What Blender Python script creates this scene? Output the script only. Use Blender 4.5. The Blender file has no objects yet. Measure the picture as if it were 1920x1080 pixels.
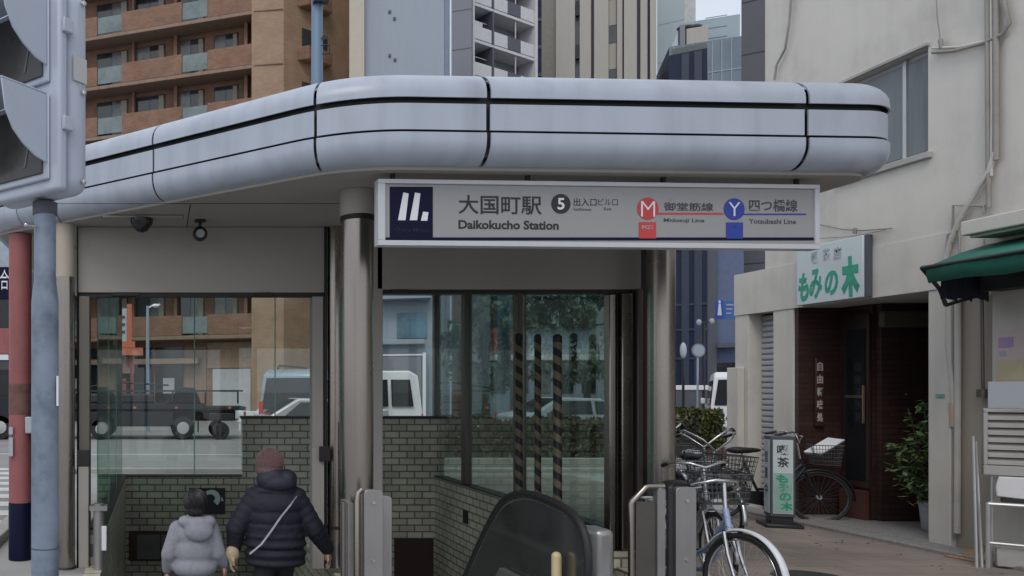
import bpy, bmesh, math, random
from math import sin, cos, pi, radians, sqrt, atan2
from mathutils import Vector, Matrix, Euler
random.seed(7)
S = bpy.context.scene
COL = S.collection

# ---------------------------------------------------------------- camera, sky, sun, exposure
EYE = 1.65
F = 1500.0            # focal length in photo pixels (1920 wide)
cam = bpy.data.cameras.new('camera'); camo = bpy.data.objects.new('camera', cam); COL.objects.link(camo)
cam.sensor_width = 36; cam.sensor_fit = 'HORIZONTAL'; cam.lens = F / 1920 * 36
cam.shift_x = 660 / 1920; cam.shift_y = 193 / 1920
cam.clip_start = .05; cam.clip_end = 2000
camo.location = (0, 0, EYE); camo.rotation_euler = (radians(90), 0, 0)
S.camera = camo
W = bpy.data.worlds.new('World'); S.world = W; W.use_nodes = True
wn = W.node_tree.nodes; wl = W.node_tree.links; wn.clear()
SUN_EL, SUN_AZ = 50, 207     # azimuth of the sun measured clockwise from +Y
sky = wn.new('ShaderNodeTexSky'); sky.sky_type = 'NISHITA'; sky.sun_disc = False
sky.sun_elevation = radians(SUN_EL); sky.sun_rotation = radians(SUN_AZ)
sky.air_density = 1.0; sky.dust_density = 4.0; sky.ozone_density = 1.0
hs = wn.new('ShaderNodeHueSaturation'); hs.inputs['Saturation'].default_value = .85
bgn = wn.new('ShaderNodeBackground'); bgn.inputs['Strength'].default_value = .125
wo = wn.new('ShaderNodeOutputWorld')
cn = wn.new('ShaderNodeTexNoise'); cn.inputs['Scale'].default_value = 2.2; cn.inputs['Detail'].default_value = 6     # broken overcast
cm = wn.new('ShaderNodeMapRange'); cm.inputs['From Min'].default_value = .3; cm.inputs['From Max'].default_value = .7; cm.inputs['To Min'].default_value = .55; cm.inputs['To Max'].default_value = .95
cx = wn.new('ShaderNodeMix'); cx.data_type = 'RGBA'; cx.inputs[7].default_value = (7.6, 8.2, 9.2, 1)
wtc = wn.new('ShaderNodeTexCoord'); wl.new(wtc.outputs['Generated'], cn.inputs['Vector']); wl.new(cn.outputs['Fac'], cm.inputs['Value']); wl.new(cm.outputs[0], cx.inputs[0])
wl.new(sky.outputs[0], hs.inputs['Color']); wl.new(hs.outputs[0], cx.inputs[6]); wl.new(cx.outputs[2], bgn.inputs['Color']); wl.new(bgn.outputs[0], wo.inputs[0])
sl = bpy.data.lights.new('sun', 'SUN'); sl.energy = 1.0; sl.angle = radians(25); sl.color = (1, .95, .88)
so = bpy.data.objects.new('sun', sl); COL.objects.link(so)
az, el = radians(SUN_AZ), radians(SUN_EL)
sd = Vector((sin(az) * cos(el), cos(az) * cos(el), sin(el)))
so.rotation_euler = (-sd).to_track_quat('-Z', 'Y').to_euler()
S.view_settings.view_transform = 'Standard'; S.view_settings.look = 'None'
S.view_settings.exposure = -.16; S.view_settings.gamma = 1
try:
    S.cycles.transparent_max_bounces = 24; S.cycles.max_bounces = 8
    S.cycles.caustics_reflective = False; S.cycles.caustics_refractive = False
except Exception: pass

# ---------------------------------------------------------------- helpers
def at(px, py, Y): return Vector(((px - 300) / F * Y, Y, EYE + (733 - py) / F * Y))
def onX(px, py, X): Y = F * X / (px - 300); return Vector((X, Y, EYE + (733 - py) / F * Y))

PM = {}
class MB:
    def __init__(s): s.v = []; s.f = []; s.mi = []
    def add(s, vs, fs, m=0):
        o = len(s.v); s.v += [Vector(v) for v in vs]
        for f in fs: s.f.append(tuple(i + o for i in f)); s.mi.append(m)
        return s
    def box(s, x0, x1, y0, y1, z0, z1, m=0):
        vs = [(x0,y0,z0),(x1,y0,z0),(x1,y1,z0),(x0,y1,z0),(x0,y0,z1),(x1,y0,z1),(x1,y1,z1),(x0,y1,z1)]
        return s.add(vs, [(0,3,2,1),(4,5,6,7),(0,1,5,4),(1,2,6,5),(2,3,7,6),(3,0,4,7)], m)
    def bar(s, p, q, w, h, up=(0,0,1)):
        p, q = Vector(p), Vector(q); d = (q - p).normalized(); u = Vector(up)
        r = d.cross(u)
        if r.length < 1e-4: r = d.cross(Vector((1,0,0)))
        r.normalize(); u = r.cross(d)
        a, b = r * w / 2, u * h / 2
        vs = [p-a-b, p+a-b, p+a+b, p-a+b, q-a-b, q+a-b, q+a+b, q-a+b]
        return s.add(vs, [(0,1,2,3),(7,6,5,4),(0,4,5,1),(1,5,6,2),(2,6,7,3),(3,7,4,0)])
    def tube(s, pts, r, n=10, closed=False, caps=True):
        pts = [Vector(p) for p in pts]; k = len(pts)
        rs = r if isinstance(r, (list, tuple)) else [r] * k
        prev = None; vs = []; fs = []
        for i, p in enumerate(pts):
            if closed: d = pts[(i+1) % k] - pts[i-1]
            else: d = pts[min(i+1, k-1)] - pts[max(i-1, 0)]
            d.normalize()
            if prev is None:
                a = d.orthogonal().normalized()
            else:
                a = prev - d * prev.dot(d)
                a = a.normalized() if a.length > 1e-5 else d.orthogonal().normalized()
            prev = a; b = d.cross(a)
            for j in range(n):
                t = 2 * pi * j / n; vs.append(p + (a * cos(t) + b * sin(t)) * rs[i])
        for i in range(k if closed else k - 1):
            i2 = (i + 1) % k
            for j in range(n):
                fs.append((i*n+j, i*n+(j+1) % n, i2*n+(j+1) % n, i2*n+j))
        if caps and not closed:
            fs.append(tuple(range(n-1, -1, -1))); fs.append(tuple((k-1)*n+j for j in range(n)))
        return s.add(vs, fs)
    def lathe(s, prof, c=(0,0,0), n=24, axis='z'):
        c = Vector(c); vs = []; fs = []
        for r, z in prof:
            for j in range(n):
                t = 2*pi*j/n; x, y = r*cos(t), r*sin(t)
                vs.append(c + (Vector((x,y,z)) if axis == 'z' else Vector((x,z,y)) if axis == 'y' else Vector((z,x,y))))
        k = len(prof)
        for i in range(k-1):
            for j in range(n): fs.append((i*n+j, i*n+(j+1)%n, (i+1)*n+(j+1)%n, (i+1)*n+j))
        fs.append(tuple(range(n-1,-1,-1))); fs.append(tuple((k-1)*n+j for j in range(n)))
        return s.add(vs, fs)
    def extr(s, poly, vec, m=0):
        poly = [Vector(p) for p in poly]; vec = Vector(vec); n = len(poly)
        vs = poly + [p + vec for p in poly]
        fs = [tuple(range(n-1,-1,-1)), tuple(range(n, 2*n))] + [(i,(i+1)%n,n+(i+1)%n,n+i) for i in range(n)]
        return s.add(vs, fs, m)
    def prism(s, xy, z0, z1, m=0): return s.extr([(x,y,z0) for x,y in xy], (0,0,z1-z0), m)
    def ell(s, c, r, nu=14, nv=9, R=None):
        c = Vector(c); r = (r,r,r) if isinstance(r,(int,float)) else r; vs=[]; fs=[]
        for i in range(nv+1):
            ph = pi*i/nv
            for j in range(nu):
                t = 2*pi*j/nu
                p = Vector((r[0]*sin(ph)*cos(t), r[1]*sin(ph)*sin(t), r[2]*cos(ph)))
                if R is not None: p = R @ p
                vs.append(c+p)
        for i in range(nv):
            for j in range(nu): fs.append((i*nu+j,(i+1)*nu+j,(i+1)*nu+(j+1)%nu,i*nu+(j+1)%nu))
        return s.add(vs, fs)
    def cap(s, p, q, r0, r1, n=12):            # tapered limb with round ends
        p, q = Vector(p), Vector(q)
        s.tube([p, q], [r0, r1], n); s.ell(p, r0, n, 7); s.ell(q, r1, n, 7); return s
    def ring(s, c, R, r, axis='y', n=40, m=8, a0=0, a1=2*pi):
        c = Vector(c); full = abs(a1-a0-2*pi) < 1e-4; k = n if full else n+1
        pts = []
        for i in range(k):
            t = a0+(a1-a0)*i/n; x, y = R*cos(t), R*sin(t)
            pts.append(c + (Vector((x,0,y)) if axis=='y' else Vector((x,y,0)) if axis=='z' else Vector((0,x,y))))
        return s.tube(pts, r, m, closed=full)
    def xf(s, M):
        s.v = [M @ v for v in s.v]; return s
    def build(s, name, mat, parent=None, smooth=38, bevel=0, seg=2, world=True):
        me = bpy.data.meshes.new(name)
        inv = PM[parent.name].inverted() if (parent is not None and parent.name in PM and world) else None
        vs = [inv @ v for v in s.v] if inv is not None else s.v
        me.from_pydata([tuple(v) for v in vs], [], s.f); me.update()
        bm = bmesh.new(); bm.from_mesh(me); bmesh.ops.recalc_face_normals(bm, faces=bm.faces); bm.to_mesh(me); bm.free()
        return link(name, me, mat, parent, smooth, bevel, seg, s.mi)
def link(name, me, mat, parent=None, smooth=38, bevel=0, seg=2, mi=None):
    mats = mat if isinstance(mat, (list, tuple)) else [mat]
    me.materials.clear()
    for m in mats: me.materials.append(m)
    if mi and len(mats) > 1: me.polygons.foreach_set('material_index', mi)
    if smooth:
        me.polygons.foreach_set('use_smooth', [True]*len(me.polygons)); me.set_sharp_from_angle(angle=radians(smooth))
    o = bpy.data.objects.new(name, me); COL.objects.link(o)
    if parent is not None:
        o.parent = parent
        if parent.name in PM: PM[o.name] = PM[parent.name]
    if bevel:
        b = o.modifiers.new('bevel', 'BEVEL'); b.width = bevel; b.segments = seg; b.limit_method = 'ANGLE'; b.angle_limit = radians(40)
        b.harden_normals = False
    return o
def thing(name, label, cat, loc=(0,0,0), rz=0, group=None):
    o = bpy.data.objects.new(name, None); COL.objects.link(o); o.empty_display_size = .1
    o.location = loc; o.rotation_euler = (0,0,rz)
    PM[o.name] = Matrix.Translation(Vector(loc)) @ Matrix.Rotation(rz, 4, 'Z')
    return tag(o, label, cat, group)
def tag(o, label, cat, group=None, kind=None):
    o['label'] = label; o['category'] = cat
    if group: o['group'] = group
    if kind: o['kind'] = kind
    return o
def kind(o, k): o['kind'] = k; return o
def copy_tree(o, parent=None):
    c = o.copy(); COL.objects.link(c); c.parent = parent
    for ch in list(o.children): copy_tree(ch, c)
    return c
def plate(poly, n, t):                          # flat polygon with thickness t along n
    return MB().extr(poly, Vector(n).normalized()*t)

# ---------------------------------------------------------------- materials
def mat(name, col, rough=.6, metal=0., var=.12, scale=3., bump=0., bscale=60., spec=.5, streak=0., dirt=None):
    m = bpy.data.materials.new(name); m.use_nodes = True
    N = m.node_tree.nodes; L = m.node_tree.links; b = N['Principled BSDF']
    b.inputs['Metallic'].default_value = metal; b.inputs['Specular IOR Level'].default_value = spec
    tc = N.new('ShaderNodeTexCoord')
    n1 = N.new('ShaderNodeTexNoise'); n1.inputs['Scale'].default_value = scale; n1.inputs['Detail'].default_value = 7; n1.inputs['Roughness'].default_value = .62
    L.new(tc.outputs['Object'], n1.inputs['Vector'])
    src = n1.outputs['Fac']
    if streak:
        mp = N.new('ShaderNodeMapping'); mp.inputs['Scale'].default_value = (3, 3, .3)
        L.new(tc.outputs['Object'], mp.inputs['Vector'])
        n3 = N.new('ShaderNodeTexNoise'); n3.inputs['Scale'].default_value = 2.2; n3.inputs['Detail'].default_value = 5
        L.new(mp.outputs[0], n3.inputs['Vector'])
        mm = N.new('ShaderNodeMix'); mm.data_type = 'FLOAT'; mm.inputs[0].default_value = streak
        L.new(src, mm.inputs[2]); L.new(n3.outputs['Fac'], mm.inputs[3]); src = mm.outputs[0]
    cr = N.new('ShaderNodeValToRGB')
    d = dirt or tuple(c*(1-var*1.6) for c in col)
    cr.color_ramp.elements[0].position = .25; cr.color_ramp.elements[0].color = (*d, 1)
    cr.color_ramp.elements[1].position = .75; cr.color_ramp.elements[1].color = (*[min(1, c*(1+var*.7)) for c in col], 1)
    e = cr.color_ramp.elements.new(.5); e.color = (*col, 1)
    L.new(src, cr.inputs[0]); L.new(cr.outputs[0], b.inputs['Base Color'])
    rm = N.new('ShaderNodeMapRange'); rm.inputs['To Min'].default_value = max(.03, rough-.1); rm.inputs['To Max'].default_value = min(1, rough+.1)
    L.new(n1.outputs['Fac'], rm.inputs['Value']); L.new(rm.outputs[0], b.inputs['Roughness'])
    if bump:
        n2 = N.new('ShaderNodeTexNoise'); n2.inputs['Scale'].default_value = bscale; n2.inputs['Detail'].default_value = 4
        L.new(tc.outputs['Object'], n2.inputs['Vector'])
        bp = N.new('ShaderNodeBump'); bp.inputs['Strength'].default_value = bump; bp.inputs['Distance'].default_value = .02
        L.new(n2.outputs['Fac'], bp.inputs['Height']); L.new(bp.outputs[0], b.inputs['Normal'])
    return m
def brick(name, c1, c2, mortar, w, h, mort, axis='xz', rough=.75, bump=.4, var=.5):
    m = mat(name, c1, rough, var=.2, scale=1.5)
    N = m.node_tree.nodes; L = m.node_tree.links; b = N['Principled BSDF']
    tc = N.new('ShaderNodeTexCoord'); sp = N.new('ShaderNodeSeparateXYZ'); cb = N.new('ShaderNodeCombineXYZ')
    L.new(tc.outputs['Object'], sp.inputs[0])
    ix = {'x':0,'y':1,'z':2}; L.new(sp.outputs[ix[axis[0]]], cb.inputs[0]); L.new(sp.outputs[ix[axis[1]]], cb.inputs[1])
    t = N.new('ShaderNodeTexBrick'); t.inputs['Scale'].default_value = 1; t.inputs['Brick Width'].default_value = w; t.inputs['Row Height'].default_value = h
    t.inputs['Mortar Size'].default_value = mort; t.inputs['Mortar Smooth'].default_value = .15; t.inputs['Bias'].default_value = 0
    t.inputs['Color1'].default_value = (*c1,1); t.inputs['Color2'].default_value = (*c2,1); t.inputs['Mortar'].default_value = (*mortar,1)
    L.new(cb.outputs[0], t.inputs['Vector'])
    nz = N.new('ShaderNodeTexNoise'); nz.inputs['Scale'].default_value = 1.3; nz.inputs['Detail'].default_value = 8
    L.new(tc.outputs['Object'], nz.inputs['Vector'])
    mr = N.new('ShaderNodeMapRange'); mr.inputs['From Min'].default_value = .3; mr.inputs['From Max'].default_value = .7
    mr.inputs['To Min'].default_value = 1-var*.5; mr.inputs['To Max'].default_value = 1+var*.4
    L.new(nz.outputs['Fac'], mr.inputs['Value'])
    mx = N.new('ShaderNodeMix'); mx.data_type='RGBA'; mx.blend_type='MULTIPLY'; mx.inputs[0].default_value = 1
    L.new(t.outputs['Color'], mx.inputs[6]); L.new(mr.outputs[0], mx.inputs[7])
    L.new(mx.outputs[2], b.inputs['Base Color'])
    bp = N.new('ShaderNodeBump'); bp.inputs['Strength'].default_value = bump; bp.inputs['Distance'].default_value = .008; bp.invert = True
    L.new(t.outputs['Fac'], bp.inputs['Height']); L.new(bp.outputs[0], b.inputs['Normal'])
    return m
def glass(name, tint=(.86,.93,.9), rough=.01, ior=1.45, boost=1.0):
    m = bpy.data.materials.new(name); m.use_nodes = True
    N = m.node_tree.nodes; L = m.node_tree.links; N.clear()
    o = N.new('ShaderNodeOutputMaterial'); mix = N.new('ShaderNodeMixShader')
    tr = N.new('ShaderNodeBsdfTransparent'); tr.inputs[0].default_value = (*tint,1)
    gl = N.new('ShaderNodeBsdfGlossy'); gl.inputs['Roughness'].default_value = rough; gl.inputs[0].default_value = (.95,.97,.96,1)
    fr = N.new('ShaderNodeFresnel'); ge_ = N.new('ShaderNodeNewGeometry'); io = N.new('ShaderNodeMix'); io.data_type = 'FLOAT'
    io.inputs[2].default_value = ior; io.inputs[3].default_value = 1/ior      # thin pane: the same reflection from both of its faces
    L.new(ge_.outputs['Backfacing'], io.inputs[0]); L.new(io.outputs[0], fr.inputs['IOR'])
    mu = N.new('ShaderNodeMath'); mu.operation = 'MULTIPLY'; mu.inputs[1].default_value = boost; mu.use_clamp = True
    L.new(fr.outputs[0], mu.inputs[0]); L.new(mu.outputs[0], mix.inputs[0]); L.new(tr.outputs[0], mix.inputs[1]); L.new(gl.outputs[0], mix.inputs[2])
    L.new(mix.outputs[0], o.inputs[0]); return m
def leafmat(name, c, trans=.25):
    m = mat(name, c, .5, var=.35, scale=2.0); b = m.node_tree.nodes['Principled BSDF']
    N = m.node_tree.nodes; L = m.node_tree.links
    oi = N.new('ShaderNodeNewGeometry'); hv = N.new('ShaderNodeHueSaturation')
    mr = N.new('ShaderNodeMapRange'); mr.inputs['To Min'].default_value = .45; mr.inputs['To Max'].default_value = 1.5
    L.new(oi.outputs['Random Per Island'], mr.inputs['Value']); L.new(mr.outputs[0], hv.inputs['Value'])
    src = b.inputs['Base Color'].links[0].from_socket; L.new(src, hv.inputs['Color']); L.new(hv.outputs[0], b.inputs['Base Color'])
    return m

M_panel = mat('painted_panel', (.405,.45,.53), .31, var=.15, scale=1.6, bump=.02, bscale=7, streak=.6)
M_gap   = mat('black_joint', (.012,.013,.017), .5)
M_soff  = mat('soffit_paint', (.36,.342,.315), .6, var=.06, scale=1.5)
M_head  = mat('taupe_panel', (.32,.30,.272), .5, var=.05, scale=1.2)
M_bronze= mat('bronze_frame', (.15,.132,.115), .42, .5, var=.12, streak=.6)
M_dark  = mat('dark_gap', (.012,.011,.012), .6)
M_steel = mat('brushed_steel', (.34,.305,.272), .27, .97, var=.14, scale=2, streak=.8)
M_steel2= mat('dull_steel', (.34,.33,.33), .42, .7, var=.12, scale=3, streak=.6)
M_cream = mat('cream_paint', (.42,.37,.31), .5, var=.05)
M_tileX = brick('glazed_tile_front', (.60,.56,.46), (.44,.405,.33), (.15,.14,.12), .235, .103, .011, 'xz', .35)
M_tileY = brick('glazed_tile_side', (.58,.54,.44), (.50,.465,.38), (.16,.148,.125), .235, .103, .011, 'yz', .35)
M_cope  = mat('black_coping', (.02,.02,.022), .4)
M_stone = mat('granite', (.27,.26,.25), .7, var=.3, scale=40, bump=.1)
M_glass = glass('station_glass', (.91,.955,.935), .012, 1.5, 1.0)
M_gside = glass('station_side_glass', (.76,.87,.82), .02, 1.5, 2.0)
M_gleft = glass('left_tinted_glass', (.42,.62,.54), .02, 1.5, .8)
M_gedge = mat('glass_edge', (.50,.72,.62), .2, var=.1)
M_white = mat('white_paint', (.72,.73,.75), .5, var=.07)
M_signface = mat('sign_face', (.305,.31,.315), .3, var=.03, scale=1)
M_frame = mat('sign_frame', (.55,.56,.60), .35, var=.05)
M_navy  = mat('navy_print', (.006,.007,.030), .5, var=.03, spec=.15)
M_ink   = mat('black_print', (.014,.014,.017), .4, var=.03)
M_grey  = mat('grey_print', (.055,.055,.07), .5, var=.05)
M_red   = mat('red_print', (.52,.05,.055), .4, var=.04)
M_blue  = mat('blue_print', (.025,.05,.33), .4, var=.04)
M_wht   = mat('white_print', (.75,.77,.8), .4, var=.03)
M_pale  = mat('pale_print', (.42,.44,.5), .5, var=.03)
M_sig   = mat('signal_grey', (.43,.475,.565), .42, var=.06, scale=4, streak=.3)
M_lens  = mat('signal_lens', (.05,.048,.043), .22, var=.3, scale=8)
M_pole  = mat('galvanised_pole', (.21,.255,.325), .55, .25, var=.38, scale=7, bump=.05, bscale=30)
M_redp  = mat('red_post', (.30,.10,.10), .6, var=.2, scale=4, streak=.5)
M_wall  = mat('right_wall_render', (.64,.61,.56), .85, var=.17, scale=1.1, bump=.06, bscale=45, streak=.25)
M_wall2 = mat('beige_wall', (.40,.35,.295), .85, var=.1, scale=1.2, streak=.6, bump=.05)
M_conc  = mat('concrete', (.40,.39,.37), .85, var=.18, scale=2, bump=.1)
M_brown = brick('brown_tile_front', (.066,.034,.029), (.048,.025,.022), (.026,.016,.014), .24, .07, .006, 'xz', .45)
M_brownY= brick('brown_tile_side', (.066,.034,.029), (.048,.025,.022), (.026,.016,.014), .24, .07, .006, 'yz', .45)
M_shut  = mat('shutter_paint', (.52,.53,.56), .5, var=.06)
M_ink2  = mat('dark_glass', (.016,.018,.021), .08, var=.2)
M_alu   = mat('aluminium', (.55,.55,.56), .4, .6, var=.08)
M_green = mat('green_canvas', (.025,.17,.125), .7, var=.2, scale=5)
M_grn   = mat('green_brush', (.05,.36,.24), .5, var=.25, scale=14)
M_signw = mat('shop_sign', (.62,.70,.72), .5, var=.06, scale=3)
M_black = mat('black_rubber', (.018,.018,.02), .6)
M_blackm= mat('black_metal', (.022,.022,.026), .4)
M_chrome= mat('chrome', (.62,.62,.64), .2, .95, var=.06)
M_bikeb = mat('bike_blue', (.32,.38,.55), .3, .3, var=.1)
M_bikes = mat('bike_silver', (.45,.46,.5), .3, .6, var=.1)
M_bikek = mat('bike_black', (.02,.022,.03), .3, .1)
M_bikew = mat('bike_white', (.68,.70,.74), .35)
M_wire  = mat('basket_wire', (.09,.09,.095), .5, .5)
M_rust  = mat('rusty_guard', (.17,.075,.04), .6, .2, var=.4, scale=12)
M_leaf  = leafmat('leaf_green', (.055,.115,.03))
M_leafd = leafmat('leaf_dark', (.06,.095,.06))
M_leafh = leafmat('leaf_hedge', (.085,.10,.022))
M_bark  = mat('bark', (.09,.07,.055), .9, var=.3, scale=9, bump=.4)
M_soil  = mat('soil', (.05,.035,.025), .95)
M_pot   = mat('white_pot', (.45,.45,.49), .4)
M_orange= mat('orange_sign', (.50,.15,.075), .5)
M_card  = mat('cardboard', (.42,.25,.12), .85, var=.2)
M_win   = mat('window_glass', (.030,.038,.045), .06, var=.4, scale=.9, spec=.9)
M_winl  = mat('window_curtain', (.12,.13,.13), .2, var=.6, scale=1.6, spec=.8)
M_rail  = mat('glass_balustrade', (.15,.195,.20), .2, var=.3, scale=1.4, spec=.8)
def text(body, o, R, U, w, h, depth=.004, bold=0, shear=0):
    """text fitted in a w x h rectangle whose lower left corner is o; returns an MB"""
    c = bpy.data.curves.new('lettering', 'FONT'); c.body = body; c.extrude = .05; c.offset = bold; c.shear = shear; c.resolution_u = 3
    ob = bpy.data.objects.new('lettering', c); COL.objects.link(ob)
    dg = bpy.context.evaluated_depsgraph_get(); me = bpy.data.meshes.new_from_object(ob.evaluated_get(dg))
    bpy.data.objects.remove(ob); bpy.data.curves.remove(c)
    xs = [v.co.x for v in me.vertices]; ys = [v.co.y for v in me.vertices]
    x0, x1, y0, y1 = min(xs), max(xs), min(ys), max(ys)
    R, U, o = Vector(R).normalized(), Vector(U).normalized(), Vector(o); Nn = R.cross(U)
    m = MB(); m.add([o + R*((v.co.x-x0)/(x1-x0)*w) + U*((v.co.y-y0)/(y1-y0)*h) + Nn*((v.co.z+.05)*10*depth) for v in me.vertices], [tuple(p.vertices) for p in me.polygons])
    bpy.data.meshes.remove(me); return m

# ================================================================ SETTING: ground, roads
PX0, PX1, PY0, PY1 = -.53, 4.22, 6.0, 12.3            # stairwell
M_grd = mat('pavement_slabs', (.36,.355,.34), .85, var=.18, scale=.5, bump=.08, bscale=90)
M_pink = brick('brown_pavers', (.285,.238,.208), (.25,.208,.182), (.17,.145,.13), .6, .3, .006, 'xy', .85, .15, .5)
M_road = mat('asphalt', (.28,.277,.268), .9, var=.15, scale=.6, bump=.15, bscale=150)
M_paint = mat('road_paint', (.62,.62,.60), .7, var=.12, scale=8)
def sheet(name, rects, z, m):
    b = MB()
    for x0, x1, y0, y1 in rects: b.add([(x0,y0,z),(x1,y0,z),(x1,y1,z),(x0,y1,z)], [(0,1,2,3)])
    return kind(b.build(name, m, smooth=0), 'structure')
G = 700
sheet('ground', [(-G,PX0-.15,-G,G),(PX1+.15,G,-G,G),(PX0-.15,PX1+.15,-G,PY0),(PX0-.15,PX1+.15,PY1+.2,G)], 0, M_grd)
sheet('road', [(-G,G,16.2,44)], .004, M_road)
sheet('side_road', [(-60,-1.9,-30,16.2)], .004, M_road)
sheet('paved_footpath', [(4.6,8.0,1.5,15.7)], .004, M_pink)
k_ = MB(); k_.box(-1.7,60,16.0,16.2,-.1,.10); k_.box(-1.9,-1.7,-30,16.2,-.1,.10)
kind(k_.build('kerb', M_conc, bevel=.015), 'structure')
b = MB()
for i in range(9):
    y = 9.7 + i*.86; b.add([(-6.5,y,.008),(-2.0,y,.008),(-2.0,y+.45,.008),(-6.5,y+.45,.008)], [(0,1,2,3)])
b.add([(-8,20.9,.008),(30,19.5,.008),(30,19.68,.008),(-8,21.12,.008)], [(0,1,2,3)])
b.add([(-40,34,.008),(60,34,.008),(60,34.15,.008),(-40,34.15,.008)], [(0,1,2,3)])
kind(b.build('road_markings', M_paint, smooth=0), 'structure')
b = MB(); b.box(7.86,8.2,4.0,11.5,-.05,.045)
kind(b.build('kerb_strip', M_stone, bevel=.012), 'structure')
b = MB(); rl = random.Random(21)
for i in range(70):
    x, y, a, s_ = (rl.uniform(7.0,7.84) if i%3 else rl.uniform(4.8,7.8)), rl.uniform(5.5,12), rl.uniform(0,6.28), rl.uniform(.012,.03)
    b.add([(x+s_*cos(a),y+s_*sin(a),.007),(x-s_*.5*sin(a),y+s_*.5*cos(a),.012),(x-s_*cos(a),y-s_*sin(a),.007),(x+s_*.5*sin(a),y-s_*.5*cos(a),.009)],[(0,1,2,3)])
kind(b.build('fallen_leaves', mat('dead_leaf',(.16,.10,.05),.8,var=.4,scale=9), smooth=0), 'stuff')
b = MB(); b.lathe([(.30,.0045),(.30,.0075),(.28,.009)],(5.75,7.05,0),36); mh = tag(b.build('manhole_cover', mat('cast_iron',(.07,.068,.065),.5,.6,var=.3,scale=25,bump=.5,bscale=60)), 'round cast iron cover set in brown paving by the bicycles', 'manhole cover')

# ================================================================ STATION ENTRANCE
ST = thing('station_entrance', 'grey metal station entrance with rounded canopy, glass walls and steel columns', 'station entrance', (1.8,7.5,0))
def fillet(pts, rad, seg=14):
    out = [Vector(pts[0])]
    for i in range(1, len(pts)-1):
        a, p, c = Vector(pts[i-1]), Vector(pts[i]), Vector(pts[i+1])
        d1, d2 = (a-p).normalized(), (c-p).normalized()
        ang = d1.angle(d2); t = rad[i]/math.tan(ang/2)
        s0, s1 = p+d1*t, p+d2*t; cen = p + (d1+d2).normalized()*(rad[i]/sin(ang/2))
        a0 = atan2(s0.y-cen.y, s0.x-cen.x); a1 = atan2(s1.y-cen.y, s1.x-cen.x)
        da = (a1-a0+pi) % (2*pi) - pi
        for j in range(seg+1):
            tt = a0+da*j/seg; out.append(cen+Vector((cos(tt),sin(tt)))*rad[i])
    out.append(Vector(pts[-1])); return out
CP = [(-1.78,12.9),(-1.74,7.81),(1.27,5.383),(5.27,5.567),(5.27,12.9)]
path = fillet(CP, [0,.35,1.15,.36,0])
# resample densely, arc-length
dense = []
for i in range(len(path)-1):
    L_ = (path[i+1]-path[i]).length; k = max(1, int(L_/.12))
    for j in range(k): dense.append(path[i].lerp(path[i+1], j/k))
dense.append(path[-1])
arc = [0]
for i in range(1, len(dense)): arc.append(arc[-1]+(dense[i]-dense[i-1]).length)
def pt(s):
    s = min(max(s,0),arc[-1])
    for i in range(1,len(arc)):
        if arc[i] >= s:
            t = (s-arc[i-1])/max(1e-9,arc[i]-arc[i-1]); p = dense[i-1].lerp(dense[i],t); break
    e = .02; return p
def nrm(s):
    d = pt(s+.03)-pt(s-.03); d.normalize(); return Vector((d.y,-d.x))      # outward (towards the street)
def s_at(px, lo, hi):
    best = None; s = lo
    while s < hi:
        p = pt(s); e = abs(300+F*p.x/p.y-px)
        if best is None or e < best[0]: best = (e, s)
        s += .01
    return best[1]
def offpoly(o): 
    out = []
    for i, s in enumerate(arc):
        n = nrm(s); p = dense[i]+n*o; out.append((p.x,p.y))
    return out
core = MB().prism(offpoly(-.05), 3.25, 3.70).prism(offpoly(-.17), 3.7005, 3.80).build('canopy', M_gap, ST)
roof = MB().prism(offpoly(-.30), 3.801, 3.85).build('roof', M_panel, core)
sof = MB().prism(offpoly(-.15), 3.186, 3.249)
sof.build('soffit', M_soff, core)
sj = MB()
for x in (-.9,.25,2.75,4.0): sj.box(x-.004,x+.004,6.6,12.6,3.183,3.1855)
sj.box(-1.3,4.8,6.55,6.558,3.183,3.1855); sj.box(-1.3,4.8,9.6,9.608,3.183,3.1855)
sj.build('soffit_joint', M_dark, core)
MB().lathe([(.124,2.99),(.130,2.995),(.130,3.184)],(1.515,6.15,0),40).build('column_head', M_soff, core, smooth=60)
def band(prof, s0, s1, th=.012):
    n = max(2, int((s1-s0)/.06)); m = MB(); k = len(prof); vs = []; fs = []
    for i in range(n+1):
        s = s0+(s1-s0)*i/n; p, q = pt(s), nrm(s)
        for o, z in prof: vs.append((p.x+q.x*o, p.y+q.y*o, z))
        for o, z in reversed(prof): vs.append((p.x+q.x*(o-th), p.y+q.y*(o-th), z))
    w = 2*k
    for i in range(n):
        for j in range(w): fs.append((i*w+j,i*w+(j+1)%w,(i+1)*w+(j+1)%w,(i+1)*w+j))
    fs.append(tuple(range(w-1,-1,-1))); fs.append(tuple(n*w+j for j in range(w)))
    return m.add(vs, fs)
low = [(-.14+.14*sin(t*pi/18), 3.36-.15*cos(t*pi/18)) for t in range(0,10)]+[(0,3.403)]
midp = [(-.012,3.4225),(-.012,3.60)]
top = [(0,3.64),(0,3.675)]+[(-.26+.26*cos(t*pi/18), 3.675+.185*sin(t*pi/18)) for t in range(1,10)]
sF = s_at(1300, 3, 14); sM = s_at(750, 3, 14)
sL = arc[min(range(len(dense)), key=lambda i: (dense[i]-Vector((-1.6,7.6))).length)]
cuts = [(0,.01), (sL-2.4,.012), (sL+.22,.012), (s_at(285,sL,sM),.018), (s_at(590,sL,sM),.022), (s_at(917,sM,sF),.03), (s_at(1515,sF,sF+.85),.03),
        (s_at(1515,sF,sF+.85)+2.9,.014), (arc[-1]-2.2,.014), (arc[-1],.01)]
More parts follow.
